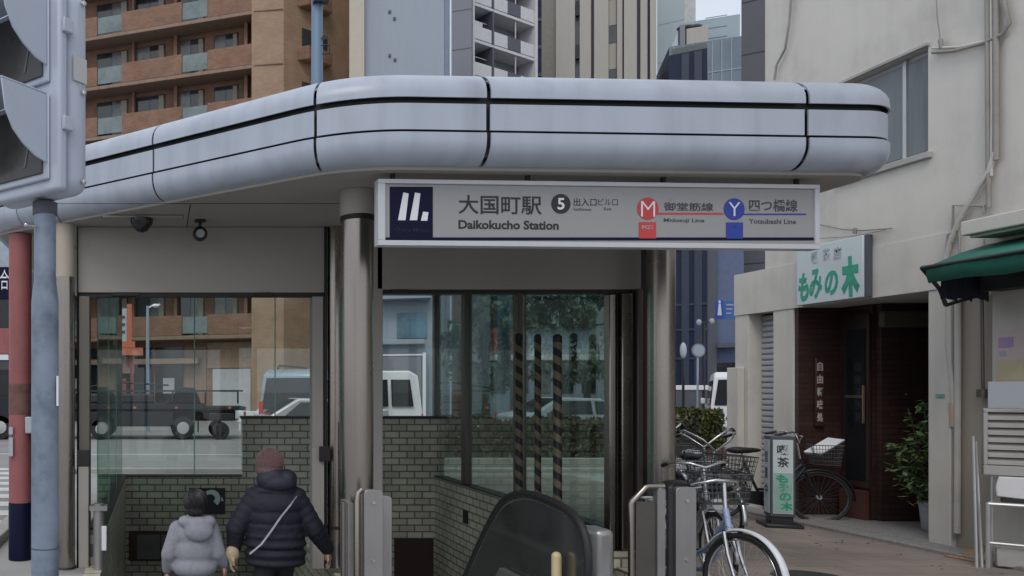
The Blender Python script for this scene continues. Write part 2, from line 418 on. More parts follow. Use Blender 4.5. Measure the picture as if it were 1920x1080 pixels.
for i in range(len(cuts)-1):
    a, c = cuts[i][0]+cuts[i][1]/2, cuts[i+1][0]-cuts[i+1][1]/2
    for pr in (low, midp, top): band(pr, a, c).build('fascia_panel', M_panel, core, smooth=50)
# header panels and frames
def stbox(name, m, x0,x1,y0,y1,z0,z1, bev=.006, parent=None):
    return MB().box(x0,x1,y0,y1,z0,z1).build(name, m, parent or ST, bevel=bev)
stbox('header_panel', M_head, -.78,1.56,7.48,7.62,2.57,3.184)
stbox('header_panel', M_head, 2.03,4.50,7.48,7.62,2.60,3.184)
MB().box(-.78,1.56,7.50,7.60,2.535,2.568).build('header_rail', M_dark, ST); MB().box(2.03,4.50,7.50,7.60,2.565,2.598).build('header_rail', M_dark, ST)
for a_ in ((.9,1.05,2.54),(2.16,2.32,2.57),(-.45,-.2,2.54)): MB().box(a_[0],a_[1],7.47,7.5,a_[2],a_[2]+.026).build('door_track', M_dark, ST)
def post(x0,x1,y0,y1,z1,m=M_bronze): return stbox('frame_post', m, x0,x1,y0,y1,0,z1,.008)
post(-.775,-.765,7.44,7.6,3.18,M_dark); post(-.76,-.655,7.46,7.6,2.535); 
stbox('post_base', M_head, -.755,-.66,7.40,7.459,0,.95); stbox('post_band', M_dark, -.77,-.65,7.395,7.458,.952,1.10)
post(1.425,1.53,7.48,7.62,2.535,M_head); post(1.535,1.562,7.46,7.6,3.184,M_dark)
stbox('post_base', M_head, 1.41,1.52,7.40,7.475,0,1.12); stbox('lock_box', M_dark, 1.47,1.57,7.36,7.399,1.0,1.14)
MB().lathe([(.068,0),(.068,3.184)],(1.64,7.5,0),24).build('round_post', M_steel, ST)
b = MB(); b.lathe([(.072,0),(.072,.03)],(1.64,7.5,.36),24); b.build('post_collar', M_dark, ST)
post(1.99,2.085,7.48,7.62,3.184,M_head)
post(4.215,4.275,7.5,7.6,2.56,M_steel); post(4.285,4.30,7.5,7.6,2.56,M_dark); post(4.31,4.41,7.46,7.6,2.56,M_steel); post(4.415,4.44,7.48,7.6,2.60,M_dark)
post(4.45,4.50,7.45,7.6,2.60,M_bronze); post(4.50,4.58,7.5,7.62,3.184,M_dark); post(4.58,4.78,7.55,7.65,3.184,M_bronze)
stbox('corner_wall', M_tileX, 4.20,4.9,7.40,7.447,0,.16,0)
# columns
def column(x, y, r, zt, cream_from=None):
    c = MB().lathe([(r,0),(r,(cream_from or zt))],(x,y,0),40).build('column', M_steel, ST, smooth=60)
    MB().lathe([(r+.012,0),(r+.012,.02),(r+.002,.03)],(x,y,0),40).build('column_foot', M_dark, c, smooth=60)
    if cream_from: MB().lathe([(r+.001,cream_from),(r+.001,zt)],(x,y,0),40).build('column_head', M_cream, c, smooth=60)
    else: MB().lathe([(r+.006,zt-.035),(r+.006,zt)],(x,y,0),40).build('column_collar', M_dark, c, smooth=60)
    return c
column(-.875,7.40,.088,3.184,2.70)
column(1.515,6.15,.122,2.989)
column(4.51,7.20,.112,3.184)
stbox('plinth', M_stone, -1.02,-.57,7.2,7.395,-.02,.012)
# low walls, copings, pit
lw = MB(); lw.box(-.68,-.53,7.5,12.3,-4,.33); lw.box(-.68,-.53,6.0,7.5,-4,.02)
lw.build('side_wall', M_tileY, ST, smooth=0)
rw = MB(); rw.box(4.22,4.37,6.0,12.3,-4,.33) if False else rw.box(4.22,4.37,7.6,12.3,-4,.33); rw.box(4.22,4.37,6.0,7.6,-4,.02)
rw.build('side_wall', M_tileY, ST, smooth=0)
bw = MB(); bw.box(-.68,1.27,12.3,12.5,-4,.33); bw.box(1.27,4.37,12.3,12.5,-4,1.22)
bw.build('back_wall', M_tileX, ST, smooth=0)
cp = MB(); cp.box(-.69,-.52,7.61,12.29,.331,.35); cp.box(4.21,4.38,7.65,12.29,.331,.35); cp.box(-.69,1.268,12.29,12.51,.331,.352); cp.box(1.25,4.39,12.28,12.52,1.221,1.262)
cp.build('coping', M_cope, ST)
MB().box(4.208,4.219,10.95,11.12,-.18,.0).build('wall_niche', M_dark, ST); MB().box(4.208,4.219,9.55,9.98,-.62,-.05).build('wall_niche', M_dark, ST)
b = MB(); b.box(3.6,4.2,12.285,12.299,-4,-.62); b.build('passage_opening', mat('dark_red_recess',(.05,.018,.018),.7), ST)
st_ = MB()
for i in range(21): st_.box(-.53,1.62,6.0+.3*i,6.3+.3*i,-.16*(i+1)-.6,-.16*(i+1))
st_.build('stairs', M_stone, ST, smooth=0)
MB().box(1.62,1.74,6.45,12.3,-4,-.05).build('dividing_wall', M_tileY, ST)
MB().box(-.53,1.62,5.95,6.0,-3,-.003).build('stair_riser', M_stone, ST)
# glass
def pane(x0,x1,y0,y1,z0,z1,m=M_glass): return MB().box(x0,x1,y0,y1,z0,z1).build('glass_pane', m, ST, smooth=0)
pane(-.60,-.588,7.62,9.2,.352,3.15,M_gleft); pane(-.60,-.588,9.22,10.8,.352,3.15,M_gleft); pane(-.60,-.588,10.82,12.33,.352,3.15,M_gleft)
pane(-.586,.525,12.39,12.402,.354,3.15); pane(.54,1.268,12.39,12.402,.354,3.15)
pane(1.272,1.775,12.39,12.402,1.264,3.15); pane(1.79,3.0,12.39,12.402,1.264,3.15); pane(3.02,4.26,12.39,12.402,1.264,3.15)
pane(4.29,4.302,11.27,12.38,.352,3.15,M_gside); pane(4.29,4.302,9.63,11.13,.352,3.15,M_gside); pane(4.29,4.302,7.66,9.45,.352,3.15,M_gside)
for x, z in ((.528,.354),(1.7775,1.264),(3.005,1.264)): MB().box(x-.003,x+.014,12.388,12.404,z,3.15).build('glass_edge', M_gedge, ST)
for y in (9.202,10.802): MB().box(-.602,-.586,y,y+.016,.352,3.15).build('glass_edge', M_gedge, ST)
for q_ in ((4.24,4.34,9.47,9.61,.352),(4.24,4.34,11.13,11.27,.352),(4.25,4.35,12.39,12.49,1.264),(-.66,-.59,12.395,12.49,.354)): MB().box(*q_,3.184).build('mullion', M_bronze, ST, bevel=.006)
for q_ in ((-.62,4.33,12.36,12.43),(-.63,-.57,7.62,12.35),(4.26,4.33,7.66,12.35)): MB().box(*q_,3.151,3.184).build('glass_head_rail', M_bronze, ST)
b = MB(); b.tube([(-.56,7.32,.62),(-.56,7.32,-.6)],.05,16); b.box(-.64,-.48,7.26,7.40,.56,.605); b.build('door_bracket', M_steel2, ST)
MB().box(-.53,-.485,7.255,7.3,.2,.42).build('switch_box', M_white, ST, bevel=.005)
b = MB(); b.box(1.69,1.745,7.38,7.39,.75,1.36); b.build('notice_strip', M_wht, ST)
b = MB(); b.box(1.69,1.745,7.38,7.39,-.0,.22); b.build('notice_strip', mat('violet_print',(.10,.10,.30),.5), ST)

# ---------------------------------------------------------------- station sign
SA = Vector((1.529,5.62,0)); SB = Vector((4.759,5.78,0)); SR = (SB-SA).normalized(); SN = Vector((SR.y,-SR.x,0)); UP = Vector((0,0,1))
def sp(px, py):
    d = Vector(((px-300)/F, 1, (733-py)/F)); o = Vector((0,0,EYE)); t = (SA-o).dot(SN)/d.dot(SN); return o+d*t
SG = thing('station_sign', 'long white station name board under the canopy with navy logo and line symbols', 'sign', (3.1,5.7,2.67))
z0, z1 = 2.672, 3.138; Wd = (SB-SA).length
def sbar(u0,u1,v0,v1,t0,t1):   # box in the sign's own frame; t towards the street
    p = [SA+SR*u+UP*v+SN*t for t in (t0,t1) for u, v in ((u0,v0),(u1,v0),(u1,v1),(u0,v1))]
    return MB().add(p, [(0,3,2,1),(4,5,6,7),(0,1,5,4),(1,2,6,5),(2,3,7,6),(3,0,4,7)])
bk = sbar(.0,Wd,z0,z1,-.075,-.012); bk.build('cabinet', M_frame, SG, bevel=.004)
fr_ = MB()
for a in ((0,Wd,z0,z0+.036),(0,Wd,z1-.03,z1),(0,.052,z0+.0365,z1-.0305),(Wd-.035,Wd,z0+.0365,z1-.0305)):
    q = sbar(*a,-.0118,.012); fr_.add(q.v,q.f)
fr_.build('frame', M_frame, SG, bevel=.003)
sbar(.053,Wd-.036,z0+.037,z1-.031,-.0115,-.004).build('face', M_signface, SG)
def decal(px0,py0,px1,py1,m,t=.002,name='printed_block'):
    a, c, d = sp(px0,py1), sp(px1,py1), sp(px0,py0)
    q = MB().add([p+SN*k for k in (-.0038,t-.002) for p in (a,c,c+(d-a),d)], [(0,3,2,1),(4,5,6,7),(0,1,5,4),(1,2,6,5),(2,3,7,6),(3,0,4,7)])
    return q.build(name, m, SG)
def stext(body, px0,py0,px1,py1, m, bold=0, lift=0, name='lettering'):
    a, c, d = sp(px0,py1), sp(px1,py1), sp(px0,py0)
    return text(body, a+SN*(-.0035+lift), SR, UP, (c-a).length, (d-a).length, .0015, bold).build(name, m, SG, smooth=0)
decal(723,445,1529,450.5,M_navy,.0015)
decal(731,350,811.5,445,M_navy,.003,'logo_panel')
lg = MB()
def quad(pts, lift): 
    P_ = [sp(*p)+SN*lift for p in pts]; lg.extr(P_, SN*.002)
quad([(746,413),(760,413),(766,363),(756,361)], .001); quad([(768,413),(782,413),(788,363),(778,361)], .001); quad([(789,414),(801,414),(803,398),(793,397)], .001)
lg.build('logo_mark', M_pale if False else M_wht, SG)
stext('Osaka Metro',740,426,804,434,M_grey,.01,.003)
stext('大国町駅',860,365,1016,401,M_ink,.012)
stext('Daikokucho Station',860,412,1048,429,M_ink,.03)
def disc(px,py,r,m,lift=.0,name='line_disc'):
    c = sp(px,py); rr = (sp(px+r,py)-c).length; n = 40
    pts = [c+SR*(rr*cos(2*pi*i/n))+UP*(rr*sin(2*pi*i/n))+SN*(-.0038+lift) for i in range(n)]
    return MB().extr(pts, SN*.0025).build(name, m, SG)
disc(1052,382,18,M_ink); stext('5',1045.5,371,1058.5,393,M_wht,.02,.0025)
stext('出入口',1076,371,1119,386,M_ink,.005); stext('Exit/Entrance',1076,389.5,1109,394.5,M_grey,.0)
stext('ビル口',1122,372,1159,385,M_grey,.0); stext('Exit',1133,389,1147,394,M_grey,.0)
decal(1214,398.8,1357,402.2,M_red,.0); decal(1380,400.2,1512,403,M_blue,.0)
disc(1215,391,20,M_red,.0008); stext('M',1202,377,1228,406,M_wht,-.012,.0035)
disc(1377,392,19.5,M_blue,.0008); stext('Y',1366,379,1388,405,M_wht,-.01,.0035)
stext('御堂筋線',1245,371,1338,395,M_grey,.015); stext('Midosuji Line',1245,409,1321,418,M_grey,.01)
stext('四つ橋線',1405,373,1496,396,M_grey,.015); stext('Yotsubashi Line',1405,410,1493,419,M_grey,.01)
decal(1198.5,416.5,1230,447,M_red,.003); stext('M22',1204,422,1225,429,M_pale,.01,.003)
decal(1362,417,1393,447.5,M_blue,.003); stext('Y16',1367,422,1388,429,M_pale,.01,.003)
for u in (.12,1.1,2.1,3.1):
    p = SA+SR*u-SN*.04; MB().tube([p+UP*z1,p+UP*3.19],.018,10).build('hanger', M_dark, SG)

# ---------------------------------------------------------------- cameras on the soffit
cc = thing('dome_camera', 'dark smoked dome camera on a long ceiling plate, left one of two', 'security camera', (-.16,7.04,3.183), 0, 'security cameras under the canopy')
MB().box(-.50,.20,6.97,7.13,3.165,3.182).build('mounting_plate', M_head, cc, bevel=.004)
MB().lathe([(.10,3.164),(.10,3.14),(.085,3.10),(.05,3.06),(.012,3.045)],(-.16,7.05,0),24).build('dome', M_ink2, cc, smooth=60)
cc = thing('ball_camera', 'black ball camera hanging by a short stem below the canopy soffit', 'security camera', (.36,7.18,3.183), 0, 'security cameras under the canopy')
MB().lathe([(.05,3.182),(.05,3.165),(.015,3.16),(.015,3.11)],(.36,7.18,0),20).build('stem', M_blackm, cc)
MB().ell((.36,7.18,3.06),.068,20,12).build('housing', M_blackm, cc, smooth=60)
MB().lathe([(.038,0),(.032,.02)],(.36,7.105,3.05),20,'y').build('lens', mat('lens_ring',(.3,.31,.32),.25), cc)

# ---------------------------------------------------------------- escalator
ES = thing('escalator', 'black escalator with rounded glass balustrade going down inside the entrance', 'escalator', (3.3,6.4,0))
hp = [(5.86,.02),(5.64,.10),(5.51,.28),(5.465,.50),(5.50,.67),(5.58,.765),(5.74,.828),(5.95,.855),(6.2,.868),(6.45,.86),(6.68,.81),(6.86,.73),(7.05,.57),(7.3,.32),(7.7,-.13),(8.3,-.80),(9.2,-1.8),(10.3,-3.0)]
def smoothp(p, it=2):
    for _ in range(it):
        q = [p[0]]
        for a, c in zip(p, p[1:]): q += [tuple(Vector(a).lerp(Vector(c),.25)), tuple(Vector(a).lerp(Vector(c),.75))]
        p = q+[p[-1]]
    return p
hps = smoothp([(a,c_-.03) for a,c_ in hp])
def balustrade(x, dy, dz, mg, side):
    MB().tube([(x,y+dy,z+dz) for y,z in hps], .028, 12).build('handrail', M_black, ES, smooth=60)
    MB().tube([(x,y+dy+(.045 if y<6.3 else -.012),z+dz-(.043 if y>5.7 else .0)) for y,z in hps[4:]], .011, 8).build('handrail_guide', M_steel, ES, smooth=60)
    poly = [(x-.006,y+dy,z+dz) for y,z in hps]+[(x-.006,10.3+dy,-3.9+dz),(x-.006,6.6+dy,-.15+dz)]
    MB().extr(poly, (.012,0,0)).build('balustrade_panel', mg, ES, smooth=0)
    sk = MB(); sk.extr([(x-.07,5.75+dy,-.02),(x-.07,5.75+dy,.16+dz*.3),(x-.07,6.75+dy,.16+dz*.3),(x-.07,10.3+dy,-3.75+dz),(x-.07,10.3+dy,-4.0+dz)],(.055,0,0))
    sk.extr([(x+.015,5.75+dy,-.02),(x+.015,5.75+dy,.16+dz*.3),(x+.015,6.75+dy,.16+dz*.3),(x+.015,10.3+dy,-3.75+dz),(x+.015,10.3+dy,-4.0+dz)],(.055,0,0))
    sk.build('skirt', M_steel2, ES, bevel=.006)
M_smoke = mat('smoked_glass', (.05,.051,.054), .10, var=.3, scale=2, spec=.9)
balustrade(2.93,0,0,M_smoke,1); balustrade(3.72,1.6,-.30,M_smoke,-1)
MB().box(1.76,4.2,6.02,6.6,-.09,.006).build('landing_plate', M_steel2, ES, bevel=.003)
for i in range(11): MB().box(3.02,3.69,6.6+.4*i,6.999+.4*i,-.5-.36*i,-.10-.36*i).build('step', M_blackm, ES)
MB().box(3.76,3.93,6.90,7.2,.0,.45).build('end_housing', M_alu, ES, bevel=.05, seg=4)
b = MB(); b.tube([(2.875,5.80,.02),(2.875,5.80,.45)],.035,14); b.ell((2.875,5.80,.45),.035); b.build('entry_sensor', mat('yellow_lamp',(.62,.52,.30),.4), ES)

# ---------------------------------------------------------------- guard rails either side of the escalator
def roundplate(x0,x1,y,t,z1,r=.03):
    pts = [(x0,y,0),(x1,y,0)]
    for i in range(7): a=pi/2*i/6; pts.append((x1-r+r*cos(a),y,z1-r+r*sin(a)))
    for i in range(7): a=pi/2+pi/2*i/6; pts.append((x0+r+r*cos(a),y,z1-r+r*sin(a)))
    return MB().extr(pts,(0,t,0))
GR = thing('guard_rail', 'stainless guard plates standing in front of the middle column', 'guard rail', (1.52,5.7,0), 0, 'guard rails beside the escalator')
roundplate(1.445,1.58,5.66,.05,.95).build('plate', M_steel2, GR, bevel=.004)
roundplate(1.60,1.70,5.86,.05,.88).build('plate', M_steel2, GR, bevel=.004)
b = MB(); b.tube([(1.40,5.68,0),(1.40,5.68,.86),(1.41,5.70,.92),(1.44,5.70,.95)],.02,10); b.tube([(1.345,5.85,0),(1.345,5.85,.84)],.018,10); b.build('tube_frame', M_steel, GR)
MB().box(1.352,1.392,5.75,6.0,.05,.84).build('side_sheet', M_steel2, GR)
b = MB()
for z in (.86,.45): b.lathe([(.012,0),(.012,.012)],(1.51,5.648,z),12,'y')
b.build('bolt', M_chrome, GR)
GR = thing('guard_rail', 'stainless guard plates and tube frame in front of the right column', 'guard rail', (3.66,5.7,0), 0, 'guard rails beside the escalator')
roundplate(3.665,3.81,5.68,.05,.965).build('plate', M_steel2, GR, bevel=.004)
roundplate(3.545,3.60,5.70,.05,.965).build('plate', M_steel2, GR, bevel=.004)
b = MB(); b.tube([(3.635,5.70,0),(3.635,5.70,.955)],.024,12); b.ell((3.635,5.70,.955),.024); b.build('dark_tube', M_blackm, GR)
b = MB(); b.tube([(3.37,5.72,0),(3.37,5.72,.84),(3.375,5.72,.86),(3.47,5.72,.96),(3.49,5.72,.968),(3.60,5.72,.968)],.022,12); b.build('tube_frame', M_steel, GR, smooth=60)
MB().box(3.40,3.54,5.715,5.725,.05,.86).build('side_sheet', mat('smoked_sheet',(.10,.095,.088),.25,.3), GR)
b = MB()
for z in (.87,.45): b.lathe([(.012,0),(.012,.012)],(3.74,5.668,z),12,'y')
b.build('bolt', M_chrome, GR)

# ---------------------------------------------------------------- striped poles
def stripe_mat():
    m = mat('black_tan_stripes', (.2,.16,.1), .5); N = m.node_tree.nodes; L = m.node_tree.links; bs = N['Principled BSDF']
    tc = N.new('ShaderNodeTexCoord'); sx = N.new('ShaderNodeSeparateXYZ'); L.new(tc.outputs['Object'], sx.inputs[0])
    at_ = N.new('ShaderNodeMath'); at_.operation='ARCTAN2'; L.new(sx.outputs[1], at_.inputs[0]); L.new(sx.outputs[0], at_.inputs[1])
    d = N.new('ShaderNodeMath'); d.operation='DIVIDE'; d.inputs[1].default_value = 2*pi; L.new(at_.outputs[0], d.inputs[0])
    z = N.new('ShaderNodeMath'); z.operation='MULTIPLY'; z.inputs[1].default_value = 1/.155; L.new(sx.outputs[2], z.inputs[0])
    a = N.new('ShaderNodeMath'); a.operation='ADD'; L.new(d.outputs[0], a.inputs[0]); L.new(z.outputs[0], a.inputs[1])
    f = N.new('ShaderNodeMath'); f.operation='FRACT'; L.new(a.outputs[0], f.inputs[0])
    g = N.new('ShaderNodeMath'); g.operation='GREATER_THAN'; g.inputs[1].default_value=.5; L.new(f.outputs[0], g.inputs[0])
    mx = N.new('ShaderNodeMix'); mx.data_type='RGBA'; mx.inputs[6].default_value=(.014,.013,.016,1); mx.inputs[7].default_value=(.21,.16,.10,1)
    L.new(g.outputs[0], mx.inputs[0]); L.new(mx.outputs[2], bs.inputs['Base Color']); return m
M_str = stripe_mat()
for x, y, r, zt, lab in ((3.99,8.89,.040,2.27,'left of three upright black and tan striped poles behind the escalator'),
                     (4.0,8.47,.034,2.23,'middle of three upright black and tan striped poles, the thinnest one'),
                     (4.0,8.05,.042,2.20,'right of three upright black and tan striped poles, nearest the door frame')):
    p = thing('striped_pole', lab, 'pole', (x,y,-1.0), 0, 'striped guard poles behind the escalator')
    MB().lathe([(r,-1.0),(r,zt-.03),(r*.6,zt)],(x,y,0),20).build('shaft', M_str, p, smooth=60)
    MB().lathe([(r*1.05,zt-.06),(r*1.05,zt),(r*.5,zt+.02)],(x,y,0),20).build('cap', M_black, p)

# ---------------------------------------------------------------- things on the back wall of the stairwell
p = thing('pictogram_plate', 'black square plate with a white curved mark on the tiled wall', 'sign', (.72,12.28,-.1))
MB().box(.447,1.0,12.27,12.298,-.24,.16).build('plate', M_blackm, p, bevel=.006)
b = MB(); c0 = Vector((.79,12.268,.0))
outer = [c0+Vector((.135*cos(t),0,.135*sin(t))) for t in [radians(-50+ i*10) for i in range(19)]]
inner = [c0+Vector((-.02+.075*cos(t),0,.005+.06*sin(t))) for t in [radians(130-i*10) for i in range(19)]]
b.extr(outer+inner,(0,.002,0)); b.extr([(.935,12.268,-.03),(.975,12.268,-.04),(.95,12.268,.03)],(0,.002,0)); b.build('white_mark', M_wht, p)
p = thing('notice_frame', 'dark red framed grey notice low on the tiled stairwell wall', 'notice board', (-.03,12.28,-.8))
MB().box(-.47,.42,12.24,12.298,-.95,-.50).build('frame', mat('dark_red_frame',(.055,.02,.018),.5), p, bevel=.01)
b = MB(); b.box(-.35,.0,12.232,12.239,-.92,-.55); b.box(.02,.38,12.232,12.239,-.92,-.55); b.build('sheet', mat('grey_notice',(.13,.13,.125),.4,var=.2,scale=4), p)
# ================================================================ BROWN APARTMENT BUILDING (faceted)
Tb = (.345,.155,.078); Tb2 = (.30,.13,.066)
M_bA = brick('brown_brick', (.28,.158,.104), (.225,.122,.082), (.18,.115,.085), .24, .075, .006, 'xz', .8, .2, .35)
M_bB = brick('tan_brick', (.41,.285,.195), (.36,.245,.17), (.31,.215,.155), .24, .075, .006, 'xz', .8, .2, .25)
M_trimb = mat('brown_trim', (.27,.19,.14), .8, var=.2, streak=.5)
aA = radians(-20)                                     # local x runs along the balcony face, away to the right
BB = thing('brick_apartment_block', 'brown brick apartment block with long balconies and glass rail sections', 'apartment building', (4.93,43.5,0), radians(-20))
MBt = PM[BB.name]
def lb(name, m, x0,x1,y0,y1,z0,z1, parent=None, bevel=0):       # box in the building's own frame (x<0 along face, y>0 behind)
    return MB().box(x0,x1,y0,y1,z0,z1).xf(MBt).build(name, m, parent or BB, smooth=0, bevel=bevel)
inv = MBt.inverted()
def uof(px):            # distance along the balcony face seen at photo column px
    k = (px-300)/F
    return -(4.93-k*43.5)/(.94+k*.342)
FL = 2.93; Z1 = 4.75
M_wcon2 = mat('ac_casing', (.40,.39,.36), .5)
M_curt = mat('cream_curtain', (.34,.31,.25), .8, var=.15, scale=4)
xend = .12
lb('wall', M_bA, -16.5, xend-.25, 1.3, 12, 0, 27.5)
dB = Vector((2.62,-.06+0.9,0))
# flat facet and tan facet to the right of the balconies, in world coordinates turned into the frame
c0 = Vector((4.97,43.4,0)); c1 = at(532,733,43.1); c1.z=0; c2 = c1+Vector((.82,.57,0)).normalized()*9
fac = MB().prism([(c0.x,c0.y),(c1.x,c1.y),(c1.x+.6,c1.y+9),(c0.x+2,c0.y+9)],0,27.5); fac.build('facet_wall', M_bB, BB, smooth=0)
fac = MB().prism([(c1.x+.003,c1.y),(c2.x,c2.y),(c2.x-3,c2.y+6),(c1.x+.61,c1.y+9)],0,27.5); fac.build('facet_wall', M_bB, BB, smooth=0)
wins = [(173,229),(246,299),(325,373),(394,437)]
rails = [(182,229),(341,389)]
def window(parent, x0,x1,z0,z1,y,inv_curt=.5):
    w = lb('window', M_blackm, x0,x1,y-.03,y+.05,z0,z1,parent)
    n = 2 if x1-x0 > 1 else 1
    for i in range(n):
        a = x0+.05+(x1-x0-.1)*i/n; c = a+(x1-x0-.1)/n-.03
        if i == n-1 and inv_curt > .4: lb('curtain', M_curt, c-(c-a)*.38,c-.02,y-.048,y-.0455,z0+.1,z1-.06,w)
        lb('pane', M_winl if random.random() < inv_curt else M_win, a,c,y-.045,y-.031,z0+.05,z1-.05,w)
for fl in range(0,8):
    zf = Z1+FL*fl
    b = MB(); b.box(-16.5,xend,0,1.3,zf-.22,zf); b.box(-16.5,xend+.04,-.06,0,zf-.22,zf-.02)
    bal = b.xf(MBt).build('balcony', M_trimb, BB, smooth=0, bevel=.02)
    segs = []; x = -16.4
    cutsx = sorted((uof(a),uof(c)) for a,c in rails)+[(-11.9,-10.4)]
    cutsx.sort()
    for a,c in cutsx:
        segs.append((x,a)); x = c
        lb('glass_rail', M_rail, a+.02,c-.02,.04,.07,zf+.12,zf+1.05,bal)
    segs.append((x,xend))
    p = MB()
    for a,c in segs: p.box(a,c,-.02,.12,zf+.002,zf+1.13)
    p.box(xend-.14,xend,.121,1.3,zf+.002,zf+1.13)
    p.xf(MBt).build('parapet', M_bA, bal, smooth=0, bevel=.02)
    for i,(a,c) in enumerate(wins+[(110,140)]):
        zb = zf+.02 if i in (0,2) else zf+.95
        # widen: the wall stands 1.3 m behind the balcony face
        window(BB, uof(a)*1.02-.1, uof(c)*1.02, zb, zf+2.45, 1.3, .45)
    for q_ in ((316,322,.9),(452,458,.7),(236,240,.95)): lb('pier', M_bA, uof(q_[0]),uof(q_[1]),q_[2],1.298,zf,zf+FL-.222,bal)
    lb('air_conditioner', M_wcon2, uof(268)-.35,uof(268)+.4,.95,1.25,zf+.25,zf+.85,bal)
# small bay with window on the tan facet
dC = (c2-c1).normalized(); nC = Vector((dC.y,-dC.x,0))
for fl in range(1,8):
    zf = Z1+FL*fl
    a = c1+dC*1.0; e = c1+dC*3.2
    P4 = [a, e, e+nC*.55, a+nC*.55+dC*.35]
    MB().prism([(p.x,p.y) for p in P4], zf+.28, zf+1.05).build('bay_sill', M_bA, BB, smooth=0, bevel=.08)
    w0, w1 = c1+dC*1.35, c1+dC*3.3
    MB().extr([w0+nC*.02+UP*(zf+1.1), w1+nC*.02+UP*(zf+1.1), w1+nC*.02+UP*(zf+2.15), w0+nC*.02+UP*(zf+2.15)], nC*.03).build('window', M_win, BB, smooth=0)
    w0, w1 = c0+Vector((.1,-.03,0)), c1+Vector((-.05,-.03,0))
    MB().bar(w0+UP*(zf-.1), w1+UP*(zf-.1), .06, .05).build('string_course', M_trimb, BB, smooth=0)
# ground floor: dark shop openings behind piers
for i,(a,c) in enumerate(((-16,-12.1),(-12,-9.1),(-9.0,-6.1),(-6,-4.3),(-4.2,-2.9))):
    s_ = lb('shopfront', M_ink2 if i != 4 else M_trimb, a,c,1.24,1.298,.15,4.2)
    if i < 4: lb('shop_shelf', M_dark, a+.3,c-.4,1.1,1.239,.2,1.1,s_); lb('shop_poster', M_pale if i%2 else M_redp, a+.5,a+1.2,1.2,1.238,1.5,2.4,s_)
lb('garage_shutter', M_shut, -2.5,-.3,1.22,1.297,.1,2.9); lb('wall_panel', M_bB, -2.8,-.2,1.2,1.297,2.95,4.4)
lb('awning_beam', M_trimb, -16.2,-3.2,.55,1.2,3.2,3.5)

# ================================================================ TOWERS
M_bg = mat('blue_grey_panel', (.30,.345,.41), .55, var=.06, scale=.3, streak=.4)
M_bg2 = mat('violet_grey_panel', (.20,.21,.25), .6, var=.08, scale=.3)
M_ivory = mat('ivory_tile', (.42,.40,.36), .7, var=.07, scale=.5, streak=.6)
M_wcon = mat('white_balcony', (.60,.60,.61), .6, var=.08)
M_teal = mat('teal_tile', (.40,.47,.50), .35, var=.05, scale=.2)
M_tg1 = mat('pale_glass_wall', (.30,.38,.42), .15, var=.12, scale=.2, spec=.8)
M_tg2 = mat('teal_glass_wall', (.13,.18,.22), .12, var=.2, scale=.25, spec=.8)
M_slate = mat('slate_panel', (.085,.09,.112), .55, var=.1, scale=.3)
M_navyg = mat('navy_glass_wall', (.014,.022,.055), .35, var=.4, scale=.3, spec=.25)
def wx(px, Y): return (px-300)/F*Y
class Tower:
    """a building whose front starts at column px0 of the view at depth Y and is turned by ang"""
    def __init__(s, name, label, cat, px0, Y, ang):
        s.x0, s.Y, s.a = wx(px0,Y), Y, radians(ang)
        s.t = thing(name, label, cat, (s.x0,Y,0), s.a)
        s.M = PM[s.t.name]
    def u(s, px):                        # distance along the front
        k = (px-300)/F; return (k*s.Y-s.x0)/(cos(s.a)-k*sin(s.a))
    def z(s, px, py):
        return EYE+(733-py)/F*(s.Y+s.u(px)*sin(s.a))
    def box(s, name, m, u0,u1,y0,y1,z0,z1, parent=None, bevel=0):
        return MB().box(u0,u1,y0,y1,z0,z1).xf(s.M).build(name, m, parent or s.t, smooth=0, bevel=bevel)
    def many(s, name, m, boxes, parent=None, bevel=0):
        b = MB()
        for q in boxes: b.box(*q)
        return b.xf(s.M).build(name, m, parent or s.t, smooth=0, bevel=bevel)
# 1 blue grey block with cream corner pillar and shop below
T = Tower('commercial_building','plain blue grey building with cream corner pillar rising behind the canopy','building',655,37.6,-15)
u=T.u
T.box('corner_pillar', mat('cream_tile',(.50,.46,.38),.7,var=.05), 0,u(683),0,12,0,30)
T.box('wall', M_bg, u(683)+.003,u(834),.4,12,0,30)
T.box('edge_panel', mat('steel_blue_panel',(.20,.25,.34),.5), u(834)+.003,u(850),.5,12,0,30)
T.box('white_strip', M_wht, u(845),u(848),.42,.499,0,30)
T.many('anchor_plate', M_slate, [(u(px)-.06,u(px)+.06,.34,.399,T.z(px,py)-.06,T.z(px,py)+.06) for px,py in ((731,15),(740,28),(731,98),(741,106))])
T.box('ledge', M_bg, u(690),u(808),-.4,.398,T.z(750,562),T.z(750,549),bevel=.03); T.box('ledge', M_bg, u(690),u(796),-.2,.398,T.z(750,646),T.z(750,637),bevel=.03)
T.box('garage_opening', M_bg2, u(700),u(790),.05,.397,.1,T.z(750,668)); T.box('garage_frame', M_wht, u(700),u(796),.02,.396,T.z(750,667),T.z(750,664))
T.box('gate_post', M_wht, u(792),u(798),-.3,.1,0,3.4)
T.box('window', mat('blue_window',(.10,.20,.28),.15,var=.5,scale=.8), u(745),u(801),.33,.397,T.z(770,633),T.z(770,585))
M_lau = [mat('white_laundry',(.6,.6,.62),.9), mat('blue_laundry',(.15,.2,.32),.9)]
